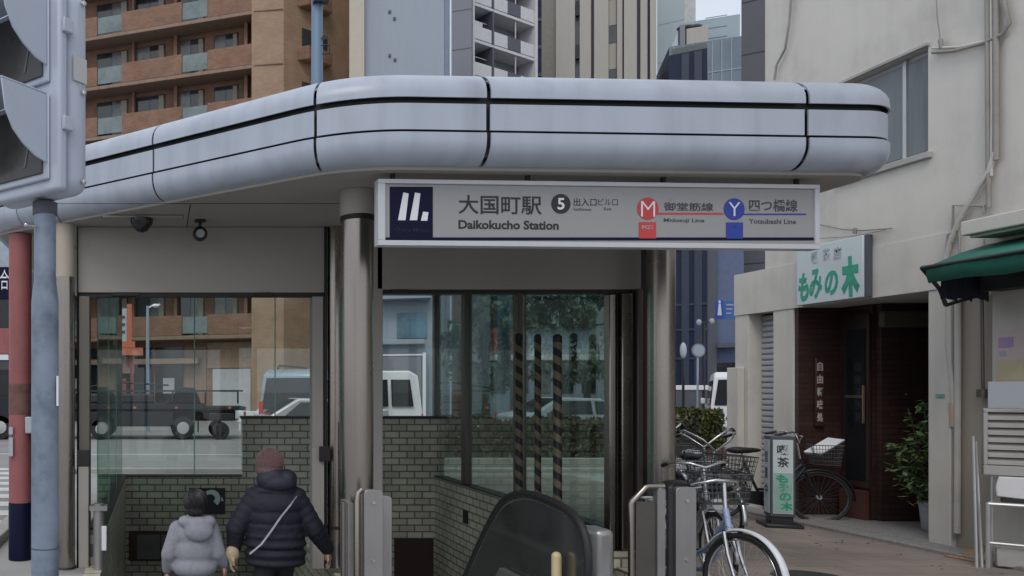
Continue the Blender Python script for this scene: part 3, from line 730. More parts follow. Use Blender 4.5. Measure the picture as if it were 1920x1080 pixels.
# 2 white balcony tower
c = at(887,733,64); c.z=0; ang = radians(30)
T = thing('balcony_tower','white apartment tower with stacked balconies of white and dark rail panels','apartment building',tuple(c),ang)
Mt = PM[T.name]
MB().box(-.05,8.0,1.5,12,0,40).xf(Mt).build('wall', M_bg2, T, smooth=0)
MB().box(7.68,8.0,-.15,1.5,0,40).xf(Mt).build('end_wall', M_wcon, T, smooth=0); MB().box(-.25,-.05,-.2,12,0,40).xf(Mt).build('end_wall', M_wcon, T, smooth=0)
for f in range(3,14):
    z = 32.75-2.92*11+2.92*f; 
    b = MB().box(-.05,7.68,-.05,1.5,z-.22,z).xf(Mt).build('balcony', M_wcon, T, smooth=0)
    for (x0,x1,m) in ((.05,2.2,M_wcon),(2.5,4.2,M_wcon),(4.205,5.9,M_slate),(5.905,7.68,M_wcon)):
        MB().box(x0,x1,-.04,.05,z+.08,z+1.12).xf(Mt).build('rail_panel', m, b, smooth=0)
    for args in (('divider',M_slate,2.25,2.45,-.1,1.4,z,z+2.7),('window',M_win,.6,1.9,1.44,1.498,z,z+2.0),('window',M_winl,3.0,4.6,1.44,1.498,z,z+2.0),('laundry_bar',M_wcon,.4,2.0,.3,.34,z+1.7,z+1.74)):
        MB().box(*args[2:]).xf(Mt).build(args[0], args[1], b, smooth=0)
    if f%3: MB().box(.5,1.5,.28,.33,z+1.0,z+1.68).xf(Mt).build('laundry', M_lau[f%2], b, smooth=0)
    MB().box(5.0,5.7,.9,1.3,z+.1,z+.75).xf(Mt).build('air_conditioner', M_wcon2, b, smooth=0)
    MB().tube([(5.4,.1,z),(5.4,.1,z+2.7)],.05,8).xf(Mt).build('pole', M_wcon, b)
T = Tower('blank_tower','violet grey windowless strip of tower left of the white balconies','building',848,62,-22); u=T.u
T.box('wall', M_bg2, 0,u(884),0,8,0,44)
T.many('panel_joint', M_slate, [(0,u(884),-.015,-.002,z,z+.06) for z in range(4,44,3)])
T = Tower('glass_building','narrow navy glass building squeezed between white balconies and ivory tower','office building',985,88,-28); u=T.u
T.box('glass_wall', M_navyg, 0,u(1030),0,10,0,52)
T.many('spandrel', M_slate, [(0,u(1030),-.1,-.01,z,z+.35) for z in range(3,52,3)])
# 3 ivory ribbed tower
T = Tower('ribbed_tower','ivory tower with tall vertical ribs and small dark slot windows','office building',1015,75,-29); u=T.u
T.box('wall', M_bg2, 0,u(1231),.9,9,0,50)
T.box('shaded_side_rib', mat('shaded_side_tone',(.235,.225,.20),.7), 0,u(1041),.35,.899,0,50)  # tower's side face in shadow, its shade put into this darker rib colour
for (a,c,dy) in ((1042,1078,0),(1087,1108,.1),(1114,1141,0),(1157,1167,.15),(1170,1194,0),(1201,1214,.12),(1219,1231,0)):
    T.box('rib', M_ivory, u(a),u(c),dy,.899,0,50)
for z in range(2,50,4):
    T.box('infill', M_ivory, u(1141)+.02,u(1156),.6,.898,z+.9,z+3.2); T.box('window', M_win, u(1141)+.02,u(1156),.65,.898,z+3.202,z+4.89)
    T.box('slot_window', M_ink2, u(1079),u(1086),.5,.898,z+2.4,z+3.7)
T.many('slate_strip', M_slate, [(u(p),u(p+2),.7,.897,0,50) for p in (1110,1168,1197,1216)])  # narrow slate strips in the gaps between ribs
# 4 teal slab, glass block, slate tower
T = Tower('slab_tower','smooth pale teal slab tower beside the ivory ribbed tower','office building',1232,84,-34); u=T.u
T.box('wall', M_teal, 0,u(1283),0,9,0,54)
T.box('white_edge', mat('pale_tile',(.55,.56,.57),.5), u(1283)+.003,u(1304),.4,5,0,54)
T.many('panel_joint', M_tg1, [(.05,u(1283)-.05,-.02,-.002,z,z+.06) for z in range(4,54,4)])
T = Tower('glass_office','blue green glass office block with paler set back top and rooftop machine room','office building',1255,70,-24); u=T.u
zl = T.z(1320,78); zu = T.z(1340,15)
T.box('lower_glass_wall', M_tg2, 0,u(1400),0,8,0,zl)
T.box('upper_glass_wall', M_tg1, u(1288),u(1400),2.2,8,zl+.004,zu)
T.many('glazing_bar', M_bg, [(u(p),u(p)+.08,-.06,-.005,0,zl-.1) for p in (1262,1280,1298,1316,1334,1352,1370)]+[(0,u(1400),-.05,-.006,z,z+.1) for z in range(2,int(zl),3)])
T.many('louvre_line', M_bg, [(u(1333),u(1375),2.15,2.198,zl+1+q,zl+1.07+q) for q in (0,.9,1.8)])
T.box('machine_room', M_ivory, u(1289),u(1331),.5,2.0,zl+.005,T.z(1310,46),bevel=.05)
b = MB(); b.ell((u(1290),1,T.z(1290,43)),(.7,.5,.2)); b.ell((u(1306),1,T.z(1306,42)),(.6,.5,.22)); b.xf(T.M).build('antenna_drum', M_slate, T.t)
T.box('pipe_shaft', M_bg2, u(1276),u(1286),.3,1.2,zl+.005,T.z(1280,44))
T = Tower('slate_tower','slate grey windowless tower left of the white wall','office building',1390,46,-38); u=T.u
T.box('wall', M_slate, 0,u(1480),0,6,0,32)
T.many('panel_joint', M_blackm, [(0,u(1480),-.015,-.002,z+.9,z+.96) for z in range(2,32,3)])
T = Tower('dark_office','dark navy glass office with slate side wall seen past the right column','office building',1254,45,-35); u=T.u
zt = T.z(1290,97)
T.box('glass_wall', M_navyg, 0,u(1326),0,7,0,zt)
T.box('pier', M_slate, u(1326)+.003,u(1344),.1,7,0,zt-3)
T.box('side_wall', mat('slate_blue_panel',(.11,.145,.25),.6), u(1344)+.003,u(1395),.4,7,0,13.5)
T.many('glazing_bar', mat('navy_bar',(.03,.04,.075),.5), [(0,u(1326),-.07,-.004,z,z+.12) for z in (3.4,5.0,6.4,9.5,12,14.5,17)]+[(u(px),u(px)+.35,-.1,-.005,0,zt-.1) for px in (1278,1302)])
T.box('parapet', mat('grey_green_parapet',(.13,.15,.15),.7), .1,u(1325),.5,5,zt+.005,zt+.5)
T.box('entrance_recess', M_ink2, u(1346),u(1385),.2,.398,.1,3.2); T.box('entrance_canopy', M_slate, u(1345),u(1386),-.4,.398,4.0,4.25)

# low buildings beyond the road
def tower(label, cat, name, loc): return thing(name, label, cat, loc)
T = tower('small red brown house behind the station glass', 'building', 'small_building', (wx(838,47),47,0))
MB().box(wx(812,47),wx(864,47),47,54,0,9.5).build('wall', brick('red_brick',(.22,.09,.06),(.18,.07,.05),(.12,.07,.05),.24,.08,.008,'xz'), T, smooth=0)
for zz in (2.2,5.2):
    d = MB(); d.box(wx(822,47),wx(850,47),46.94,46.998,zz,zz+1.5); d.build('window', M_winl, T, smooth=0)
MB().box(wx(810,47),wx(866,47),46.6,54.3,9.51,9.8).build('roof', M_slate, T, smooth=0)
T = tower('grey blue office behind the trees beyond the right glass wall', 'office building', 'street_office', (wx(960,52),52,0))
MB().box(wx(868,52),wx(1250,52),52,60,0,15).build('wall', M_bg, T, smooth=0)
for i in range(9):
    for j in range(4):
        px = 880+i*42; d = MB(); d.box(wx(px,52),wx(px+26,52),51.92,51.998,1.5+3.4*j,3.4+3.4*j); d.build('window', M_win if (i+j)%3 else M_winl, T, smooth=0)
# left edge shop
T = tower('pale blue shop block with navy signboard at the left edge', 'shop', 'corner_shop', (-8,38,0))
MB().box(-16,wx(22,38),38,46,0,12).build('wall', mat('pale_blue_wall',(.36,.42,.50),.6), T, smooth=0)
sb_ = MB().box(-14,wx(19,38),37.75,37.998,6.0,7.5).build('signboard', M_navy, T, smooth=0)
text('合', at(0,543,37.74), (1,0,0),(0,0,1), .42, .95,.01).build('lettering', M_wht, sb_, smooth=0)
MB().box(-8.4,wx(20,38),37.6,37.998,3.4,4.6).build('red_fascia', M_redp, T, smooth=0)
MB().box(-14,wx(20,38),37.7,37.998,4.62,5.9).build('glazing', M_ink2, T, smooth=0)
MB().box(-14,wx(20,38),37.4,37.998,3.1,3.35).build('white_beam', M_wht, T, smooth=0)
MB().box(-14,wx(20,38),37.7,37.998,.1,3.05).build('shop_window', M_win, T, smooth=0)

# ================================================================ STREET FURNITURE beyond the station
def lamp(loc, h, arm, label):
    t = thing('street_lamp', label, 'street lamp', loc, 0, 'street lamps across the road'); x,y,_ = loc
    MB().tube([(x,y,0),(x,y,h*.5),(x,y,h)],[.09,.075,.06],12).build('pole', M_bg, t)
    MB().tube([(x,y,h-.1),(x+arm*.5,y,h+.05),(x+arm,y,h+.05)],.035,8).build('arm', M_white, t)
    MB().ell((x+arm*.62,y,h+.0),(abs(arm)*.3,.12,.07)).build('lamp_head', M_wht, t)
lamp((wx(277,32),32,0),5.05,.55 if False else .0001+.5,'slim grey street lamp with white head in front of brick shops')
t = thing('blue_pole', 'steel blue utility pole with small brackets rising behind the canopy', 'pole', (2.69,13.7,0))
MB().tube([(2.69,13.7,0),(2.69,13.7,4),(2.69,13.7,9)],[.115,.105,.095],18).build('shaft', mat('steel_blue_paint',(.17,.25,.35),.5,.2,var=.15,streak=.5), t)
b = MB(); p = at(611,97,13.7); b.tube([(2.75,13.6,p.z+.07),(2.88,13.6,p.z+.07),(2.88,13.6,p.z-.08),(2.76,13.6,p.z-.08)],.012,6); p = at(610,76,13.7); b.bar((2.77,13.62,p.z),(2.86,13.62,p.z+.02),.04,.05); p = at(600,8,13.7); b.box(2.60,2.86,13.5,13.65,p.z-.03,p.z+.12)
b.build('bracket', M_blackm, t)
t = thing('orange_sign', 'white sign panel in an orange stepped frame across the road', 'sign', (wx(244,30),30,0))
def op(px,py): return at(px,py,30)
b = MB()
def rect(b, px0,py0,px1,py1,Y,th=.2): p=at(px0,py1,Y); q=at(px1,py0,Y); b.box(p.x,q.x,Y,Y+th,p.z,q.z)
rect(b,238,570,247,640,30); rect(b,216,652,268,666,29.9,.4); rect(b,222,640,253,651.5,30,.3); b.build('frame', M_orange, t)
b = MB(); rect(b,212,578,237.5,648,30.02,.12); b.build('panel', M_pale, t)
b = MB()
for y in (592,606,620): rect(b,216,y,234,y+5,30.0,.015)
b.build('printed_line', M_grey, t)
b = MB(); rect(b,218,667,226,790,30.1,.15); rect(b,244,667,250,790,30.1,.15); b.build('leg', M_redp, t)
b = MB(); rect(b,216,668,252,700,30.26,.05); b.build('lower_panel', mat('faded_pink',(.35,.22,.2),.6), t)
def guardrail(x0,x1,y,label,m):
    t = thing('guardrail', label, 'guardrail', ((x0+x1)/2,y,0), 0, 'white guardrails along the road')
    b = MB(); b.box(x0,x1,y-.04,y,.62,.82); b.box(x0,x1,y-.04,y,.34,.46); b.build('beam', m, t, bevel=.02)
    n = int((x1-x0)/2)+1
    for i in range(n): MB().tube([(x0+.1+i*(x1-x0-.2)/(n-1),y+.03,0),(x0+.1+i*(x1-x0-.2)/(n-1),y+.03,.86)],.045,10).build('post', m, t)
guardrail(6.3,12.0,22.8,'white guardrail seen through the station glass in front of blue grey shop',M_white)
t = thing('roadside_wall','dark roadside wall with white cap between the right column and the white minivan','wall',(wx(1292,30),30,0))
MB().box(wx(1235,30),wx(1333,30),30,30.2,0,1.68).build('wall', M_slate, t); MB().box(wx(1234,30),wx(1334,30),29.96,30.24,1.681,1.86).build('cap', M_white, t, bevel=.02)
guardrail(3.2,6.1,33,'white guardrail in front of the brown brick shops',M_white)
# signs past the right column
t = thing('pedestrian_path_sign', 'pair of square blue traffic signs on a thin grey pole', 'traffic sign', (wx(1360,19),19,0))
b = MB(); p=at(1358,598,19); b.tube([(wx(1352,19)+.45,19.05,0),(wx(1352,19)+.45,19.05,4.1)],.03,8); b.build('pole', M_bg, t)
def sq(px0,py0,px1,py1,Y,m,name,parent,th=.02):
    p=at(px0,py1,Y); q=at(px1,py0,Y); return MB().box(p.x,q.x,Y,Y+th,p.z,q.z).build(name,m,parent,bevel=.004)
M_bsign = mat('traffic_blue',(.01,.08,.48),.4,var=.05)
sq(1342,563,1357,598,18.98,M_bsign,'round_panel',t); sq(1359,564,1378,597,18.99,mat('pale_traffic_blue',(.05,.16,.46),.4),'text_panel',t)
b = MB(); p=at(1349.5,577,18.97); b.ell((p.x,18.975,p.z+.14),(.03,.006,.035)); b.extr([(p.x-.05,18.975,p.z-.18),(p.x+.05,18.975,p.z-.18),(p.x+.025,18.975,p.z+.1),(p.x-.025,18.975,p.z+.1)],(0,-.004,0)); b.build('walker_symbol', M_wht, t)
b = MB()
for i,y in enumerate((570,578,586)): rect(b,1362,y,1375-i*2,y+3,18.98,.006)
b.build('sign_line', M_pale, t)
def disc_sign(px,py,Y,r,label):
    c = at(px,py,Y); t = thing('round_sign', label, 'road sign', (c.x,Y,0), 0, 'round signs by the dark office')
    MB().tube([(c.x,Y+.05,0),(c.x,Y+.05,c.z+r)],.03,8).build('pole', M_bg, t)
    MB().lathe([(r,0),(r,.03)],(c.x,Y,c.z),28,'y').build('disc', M_bg2, t)
    MB().lathe([(r*.8,0),(r*.8,.004)],(c.x,Y-.006,c.z),28,'y').build('inner_disc', M_bg, t)
disc_sign(1310,657,26,.22,'round white sign on a thin pole in front of navy glass')
t = thing('globe_lamp', 'tall oblong white lamp on a dark post beside the round sign', 'lamp', (wx(1281,27),27,0))
p = at(1281,657,27); MB().ell((p.x,27,p.z),(.10,.10,.27)).build('lamp_shade', M_pale, t, smooth=80); MB().tube([(p.x,27,0),(p.x,27,p.z-.3)],.04,8).build('post', M_blackm, t)
t = thing('twin_lamp', 'two small round lamps on a dark post before the navy glass office', 'lamp', (wx(1317,30),30,0))
b = MB(); p = at(1307,605,30); q = at(1331,603,30); b.tube([(p.x,30,p.z),(p.x+.3,30,p.z),(q.x,30,q.z)],.03,8); b.tube([(p.x+.25,30,0),(p.x+.25,30,p.z)],.05,8); b.build('post', M_blackm, t)
for c in (p,q): MB().ell((c.x,29.9,c.z),(.09,.08,.12)).build('lamp_shade', M_bg, t, smooth=80)

# ================================================================ TREES AND HEDGE
def leaves(n, inside, size, rnd, flat=.0):
    m = MB()
    for _ in range(n):
        c = inside(); s = size*rnd.uniform(.6,1.35)
        R = Euler((rnd.uniform(0,2*pi),rnd.uniform(0,2*pi),rnd.uniform(0,2*pi))).to_matrix()
        a, b_, d = R@Vector((s,0,0)), R@Vector((0,s*.5,0)), R@Vector((0,0,s*.12))
        m.add([c-a, c+b_+d, c+a, c-b_+d], [(0,1,2),(0,2,3)])
    return m
def tree(x, y, h, r, label, seed, leafm, n=2000, group='street trees beyond the glass'):
    rnd = random.Random(seed); t = thing('street_tree', label, 'tree', (x,y,0), 0, group)
    tr = MB(); tr.tube([(x,y,-.05),(x+.03,y,h*.3),(x-.02,y+.03,h*.6),(x,y,h*.85)],[.17,.13,.09,.03],10)
    cl = []
    for i in range(26):
        th = rnd.uniform(0,2*pi); zz = rnd.uniform(.36,1.0); rr = r*rnd.uniform(.25,.95)*sqrt(max(.1,1-((zz-.65)/.42)**2))
        c = Vector((x+cos(th)*rr, y+sin(th)*rr, h*zz)); cl.append((c, r*rnd.uniform(.22,.42)))
        if i < 16: tr.tube([(x,y,h*(.28+.04*i)), (x+(c.x-x)*.5, y+(c.y-y)*.5, (h*(.3+.04*i)+c.z)/2+.1), tuple(c)],[.05,.035,.012],6)
    tr.build('trunk', M_bark, t)
    def ins():
        c, q = rnd.choice(cl)
        v = Vector((rnd.gauss(0,1),rnd.gauss(0,1),rnd.gauss(0,1))).normalized()*q*rnd.random()**.4
        return c+v
    leaves(n, ins, .17, rnd).build('crown', leafm, t, smooth=0)
tree(12.2,30,5.6,1.7,'dark green tree standing left of the first mullion behind the right glass',1,M_leafd)
tree(15.0,34,7.0,2.0,'tallest dark tree behind the striped poles beyond the glass',2,M_leafd)
tree(17.6,33,6.4,1.9,'dark tree nearest the door frame beyond the right glass',3,M_leafd)
rnd = random.Random(5)
t = thing('hedge', 'clipped box hedge with yellow green top in a low brick planter', 'hedge', (12.4,19.6,0))
hx0,hx1,hy0,hy1,hz = 11.9,13.75,19.5,20.9,1.16
MB().box(hx0+.12,hx1-.12,hy0+.12,hy1-.12,.2,hz-.1).build('dark_core', M_soil, t)  # solid dark box, its colour gives the shade between the leaves
def hin():
    k = rnd.random()
    if k < .45: return Vector((rnd.uniform(hx0,hx1), rnd.uniform(hy0,hy1), hz+rnd.gauss(-.03,.035)))
    if k < .85: return Vector((rnd.uniform(hx0,hx1), hy0+rnd.gauss(0.05,.04), rnd.uniform(.2,hz)))
    return Vector((hx1+rnd.gauss(-.05,.04), rnd.uniform(hy0,hy1), rnd.uniform(.2,hz)))
leaves(7000,hin,.055,rnd).build('foliage', M_leafh, t, smooth=0)
b = MB(); b.box(hx0-.15,hx1+.15,hy0-.2,hy0-.02,0,.24); b.box(hx1-.02,hx1+.15,hy0-.02,hy1+.1,0,.24); b.build('planter_kerb', mat('red_brick_kerb',(.20,.095,.07),.8,var=.25,scale=6), t, bevel=.02)

t = thing('shrub_bed', 'dull brown green shrub bed in a grey stone border behind right glass', 'shrubs', (8.6,17.2,0))
def hin2():
    k = rnd.random(); lump = lambda x: .06*sin(x*3.1)+.05*sin(x*7.3+1)
    if k < .45:
        x = rnd.uniform(5.6,11.4); return Vector((x, rnd.uniform(16.9,17.7), 1.0+lump(x)+rnd.gauss(-.03,.05)))
    x = rnd.uniform(5.6,11.4); return Vector((x, 16.9+rnd.gauss(0.03,.06), rnd.uniform(.2,1.02)+lump(x)*.6))
MB().box(5.8,11.2,17.05,17.6,.2,.85).build('dark_core', M_soil, t)  # dark filling box, coloured like the shade inside the shrubs
leaves(9000,hin2,.06,rnd).build('foliage', leafmat('leaf_dull',(.085,.078,.045)), t, smooth=0)
b = MB(); b.box(5.4,11.6,16.55,16.7,0,.26); b.box(5.4,5.55,16.701,17.9,0,.26); b.box(11.45,11.6,16.701,17.9,0,.26); b.build('stone_border', M_conc, t, bevel=.02)

# ================================================================ VEHICLES
def vehicle(name, label, cat, loc, rz, Wd, prof, belt, paint, side_win, wheels, r, front=None, rear=None, extra=None, top_k=.84):
    """prof: (x,z) outline, x forward; loc on the ground"""
    t = thing(name, label, cat, loc, rz); Mx = PM[t.name]; zt = max(z for _,z in prof)
    def hw(z): return Wd/2 if z <= belt else Wd/2*(1-(1-top_k)*(z-belt)/(zt-belt))
    n = len(prof); vs = [(x,-hw(z),z) for x,z in prof]+[(x,hw(z),z) for x,z in prof]
    fs = [tuple(range(n)), tuple(range(2*n-1,n-1,-1))]+[(i,n+i,n+(i+1)%n,(i+1)%n) for i in range(n)]
    MB().add(vs,fs).xf(Mx).build('body', paint, t, bevel=.05, seg=3)
    for poly in side_win:
        for s in (-1,1):
            m = MB(); P_ = [Vector((x, s*(hw(z)+.004), z)) for x,z in poly]; m.extr(P_, (0,s*.012,0)); m.xf(Mx).build('side_window', M_ink2, t, smooth=0)
    for nm, pair in (('windscreen',front),('rear_window',rear)):
        if pair:
            (xa,za),(xb,zb) = pair; d = Vector((xb-xa,0,zb-za)); nn = Vector((d.z,0,-d.x)).normalized()
            if (nn.x > 0) != (nm=='windscreen'): nn = -nn
            q = [Vector((xa,-hw(za)*.86,za)),Vector((xa,hw(za)*.86,za)),Vector((xb,hw(zb)*.84,zb)),Vector((xb,-hw(zb)*.84,zb))]
            m = MB(); m.extr([p+nn*.006 for p in q], nn*.012); m.xf(Mx).build(nm, M_ink2, t, smooth=0)
    for wx_ in wheels:
        for s in (-1,1):
            y = s*(Wd/2-.1)
            w = MB(); w.lathe([(r*.62,-.11),(r*.93,-.11),(r,-.06),(r,.06),(r*.93,.11),(r*.62,.11)],(wx_,y,r),24,'y'); wo_ = w.xf(Mx).build('wheel', M_black, t)
            w = MB(); w.lathe([(r*.61,0),(r*.55,s*.02),(r*.12,s*.035)],(wx_,y+s*.105,r),20,'y'); w.xf(Mx).build('rim', M_alu, wo_)
    xs = [x for x,z in prof]; xa, xb = min(xs), max(xs)
    for xe, sg in ((xa,-1),(xb,1)):
        MB().box(xe-.05 if sg<0 else xe-.06, xe+.06 if sg<0 else xe+.05, -Wd/2+.06, Wd/2-.06, .30,.52).xf(Mx).build('bumper', M_slate, t, bevel=.03)
        MB().box(xe-.062 if sg<0 else xe+.052, xe-.052 if sg<0 else xe+.062, -.17,.17,.36,.50).xf(Mx).build('number_plate', M_wht, t)
    for s in (-1,1):
        MB().box(xb-1.15,xb-.95, s*(Wd/2+.09)-.07, s*(Wd/2+.09)+.07, belt+.05, belt+.25).xf(Mx).build('mirror', paint, t, bevel=.03)
        MB().box(-.35,-.20, s*(Wd/2+.008)-.012, s*(Wd/2+.008)+.012, belt-.14, belt-.11).xf(Mx).build('door_handle', M_blackm, t)
        MB().box(xa+.5,xb-.5, s*(Wd/2+.004)-.006, s*(Wd/2+.004)+.006, .30,.38).xf(Mx).build('sill_strip', M_slate, t)
    if extra: extra(t, Mx, hw)
    return t
def lights(xr, zs, m, w=.12, h=.3, wd=.8, name='tail_light'):
    def f(t, Mx, hw):
        for s in (-1,1):
            MB().box(xr-.03,xr+.03,s*wd-w/2,s*wd+w/2,zs,zs+h).xf(Mx).build(name, m, t, bevel=.015)
    return f
vanp = [(-2.3,.3),(2.3,.3),(2.35,.95),(2.15,1.15),(1.55,2.12),(1.3,2.22),(-2.0,2.24),(-2.25,2.1),(-2.35,1.0)]
# white van behind the right pane (rear end shows at the right)
vanw = [[(1.7,1.2),(.95,1.2),(.95,1.98),(1.4,1.98)],[(.8,1.2),(-.45,1.2),(-.45,1.98),(.8,1.98)],[(-.6,1.2),(-1.35,1.2),(-1.35,1.98),(-.6,1.98)],[(-1.45,1.2),(-2.08,1.2),(-2.0,1.98),(-1.45,1.98)]]
vehicle('white_van','white box van with dark side windows seen through the station glass','van',(wx(772,24)-2.3,24,0),pi,1.75,vanp,1.15,M_white,vanw,(1.45,-1.45),.32,((2.15,1.2),(1.6,2.05)),((-2.34,1.2),(-2.25,2.0)),lights(-2.34,.7,M_red))
carp = [(-2.1,.25),(2.15,.25),(2.2,.65),(2.0,.82),(1.05,.98),(.25,1.44),(-.9,1.47),(-1.6,1.05),(-2.1,.95)]
carw = [[(.85,1.0),(.05,1.0),(.05,1.36),(.3,1.36)],[(-.05,1.0),(-1.3,1.0),(-.85,1.37),(-.05,1.37)]]
vehicle('silver_car','pale silver car in front of the white van behind glass','car',(wx(772,21)-2.3,20.4,0),0,1.7,carp,.95,M_alu,carw,(1.35,-1.3),.31,((1.05,1.0),(.3,1.4)),((-1.6,1.06),(-.95,1.43)),lights(-2.08,.7,M_red,wd=.7))
# minivan with roof rails, rear three-quarter view
def roofrails(t,Mx,hw):
    lights(-2.33,.95,M_red,.13,.42,.78)(t,Mx,hw)
    for s in (-1,1): MB().tube([(-1.6,s*.55,2.28),(-1.5,s*.55,2.36),(.9,s*.55,2.36),(1.0,s*.55,2.27)],.03,8).xf(Mx).build('roof_rail', M_blackm, t)
M_mini = mat('grey_blue_paint',(.30,.36,.40),.3,.3)
vehicle('minivan','grey minivan with roof rails and pale rear window seen through the left glass','minivan',(4.55,23.6,0),radians(62),1.75,vanp,1.15,M_mini,vanw,(1.45,-1.45),.33,((2.15,1.2),(1.6,2.05)),((-2.34,1.15),(-2.25,2.0)),roofrails)
vehicle('white_minivan','white minivan parked facing away beside the hedge, past the right column','minivan',(wx(1386,26.5),26.5,0),radians(57),1.75,vanp,1.15,M_white,vanw,(1.45,-1.45),.33,((2.15,1.2),(1.6,2.05)),((-2.34,1.2),(-2.25,2.0)),lights(-2.34,.8,M_red))
vehicle('blue_car','dark blue car with silver grille at the left edge behind the red post','car',(-8.0,27,0),radians(-15),1.75,carp,.95,mat('blue_paint',(.02,.06,.22),.25),carw,(1.35,-1.3),.31,((1.05,1.0),(.3,1.4)),((-1.6,1.06),(-.95,1.43)),lights(2.18,.45,M_wht,.3,.12,.6,'headlight'))
vehicle('parked_car','light car parked by the trees beyond the right glass wall','car',(wx(1085,23),23,0),0,1.7,carp,.95,M_pale,carw,(1.35,-1.3),.31,((1.05,1.0),(.3,1.4)),((-1.6,1.06),(-.95,1.43)),lights(-2.08,.7,M_red,wd=.7))
# flatbed truck
t = thing('flatbed_truck','dark flatbed truck with low rails and exposed wheels crossing behind the glass','truck',(-.2,28,0)); y=28
def tb(name,m,x0,x1,ya,yb,za,zb,parent=t,bevel=.02): return MB().box(x0,x1,ya,yb,za,zb).build(name,m,parent,bevel=bevel)
M_trk = mat('truck_navy',(.010,.012,.018),.55)
tb('deck',M_trk,-3.0,1.55,y-1,y+1,1.02,1.22); tb('tail_deck',M_trk,1.55,2.9,y-1,y+1,1.0,1.12)
tb('chassis',M_blackm,-4.5,2.6,y-.45,y+.45,.62,1.0); tb('side_guard',M_trk,-2.6,.45,y-1.0,y-.92,.45,.95)
b = MB(); b.box(-3.0,2.8,y-1.0,y-.95,1.62,1.68)
b.build('top_rail',M_blackm,t)
for i in range(6): tb('stake',M_blackm,-2.9+i*1.1,-2.84+i*1.1,y-1.0,y-.95,1.22,1.62)
tb('load',mat('tarpaulin',(.06,.06,.065),.9,var=.3),-2.6,-.2,y-.8,y+.8,1.23,1.55,bevel=.08)
b = MB(); b.extr([(.2,y-.8,1.23),(1.4,y-.8,1.23),(1.2,y-.8,1.75),(.7,y-.8,1.8)],(0,1.4,0)); b.build('winch_box',M_trk,t,bevel=.03)
cabp = [(-6.3,.5),(-4.5,.5),(-4.5,2.4),(-5.8,2.45),(-6.35,1.5)]
MB().extr([(x,y-1.0,z) for x,z in cabp],(0,2,0)).build('cab',M_trk,t,bevel=.06)
MB().extr([(-6.1,y-1.01,1.5),(-5.0,y-1.01,1.5),(-5.0,y-1.01,2.2),(-5.75,y-1.01,2.2)],(0,.006,0)).build('side_window',M_ink2,t)
for x_, r in ((-5.4,.42),(-2.0,.36),(.78,.40),(2.05,.30)):
    for s in (-1,1):
        yy = y+s*.86
        w = MB(); w.lathe([(r*.6,-.14),(r*.94,-.14),(r,-.08),(r,.08),(r*.94,.14),(r*.6,.14)],(x_,yy,r),26,'y'); wo_ = w.build('wheel',M_black,t)
        MB().lathe([(r*.59,0),(r*.5,s*.05),(r*.15,s*.06)],(x_,yy+s*.1,r),22,'y').build('rim',M_alu if x_ != 2.05 else M_blackm,wo_)
for xx in (-1.2,-.4): tb('tool_box',M_blackm,xx,xx+.6,y-.99,y-.6,.5,.93)
MB().tube([(-3.9,y-.75,.72),(-3.1,y-.75,.72)],.24,16).build('fuel_tank',M_slate,t)
for xx in (-2.5,-.9,.5,2.3): tb('side_marker',M_orange,xx,xx+.1,y-1.012,y-1.001,1.05,1.12)
tb('mud_flap',M_black,1.28,1.31,y-1,y-.62,.25,.8); MB().tube([(-2.9,y-.97,1.7),(-1.5,y-.4,1.95),(.3,y-.3,1.85)],.03,8).build('hose',M_black,t)
tb('mudguard',M_blackm,1.65,2.5,y-1,y-.7,.66,.9); tb('tail_lamp',M_red,2.86,2.92,y-.9,y-.6,.8,.95)
# ================================================================ RIGHT-HAND WHITE BUILDING
XF = 8.2
RB = thing('white_building', 'off white rendered building with shopfront, window and pipes on its street wall', 'building', (8.9,7.5,0))
def rb(name, m, x0,x1,y0,y1,z0,z1,parent=None,bevel=0): return MB().box(x0,x1,y0,y1,z0,z1).build(name,m,parent or RB,smooth=0,bevel=bevel)
w = MB()
wy0,wy1,wz0,wz1 = 8.54,9.62,4.20,5.33
w.box(XF,9.6,1.0,wy0,3.30,14); w.box(XF,9.6,wy1,10.84,3.30,14); w.box(XF,9.6,wy0,wy1,3.30,wz0); w.box(XF,9.6,wy0,wy1,wz1,14)
w.build('upper_wall', M_wall, RB, smooth=0)
w = MB(); w.box(XF-.012,9.6,7.955,11.41,2.72,3.30); w.build('lintel_band', M_wall, RB, smooth=0)
w = MB(); w.box(XF,9.6,1.0,7.954,2.60,3.30); w.box(XF,9.6,1.0,7.88,0,2.60); w.build('lower_wall', M_wall, RB, smooth=0)
rb('inner_core', M_wall, 9.61,16,1.0,10.8,0,13.9)
rb('corner_pillar', M_wall, XF,9.6,8.30,8.54,.0,2.719,bevel=.008)
rb('corner_pillar', M_wall, XF,9.6,10.36,10.70,.0,2.719,bevel=.008)
rb('end_pillar', M_wall, XF,9.6,11.15,11.41,0,2.719,bevel=.008); rb('end_pilaster', M_wall, XF-.09,XF-.002,11.22,11.45,0,1.98,bevel=.01)
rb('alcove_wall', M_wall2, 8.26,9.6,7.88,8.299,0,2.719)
rb('shutter_recess', M_dark, 8.45,9.6,10.701,11.149,0,2.719)
sh = MB(); 
for i in range(34): z=.05+i*.078; sh.extr([(8.405,10.702,z),(8.38,10.702,z+.02),(8.38,10.702,z+.055),(8.405,10.702,z+.074)],(0,.446,0))
sh.build('shutter', M_shut, RB, smooth=0)
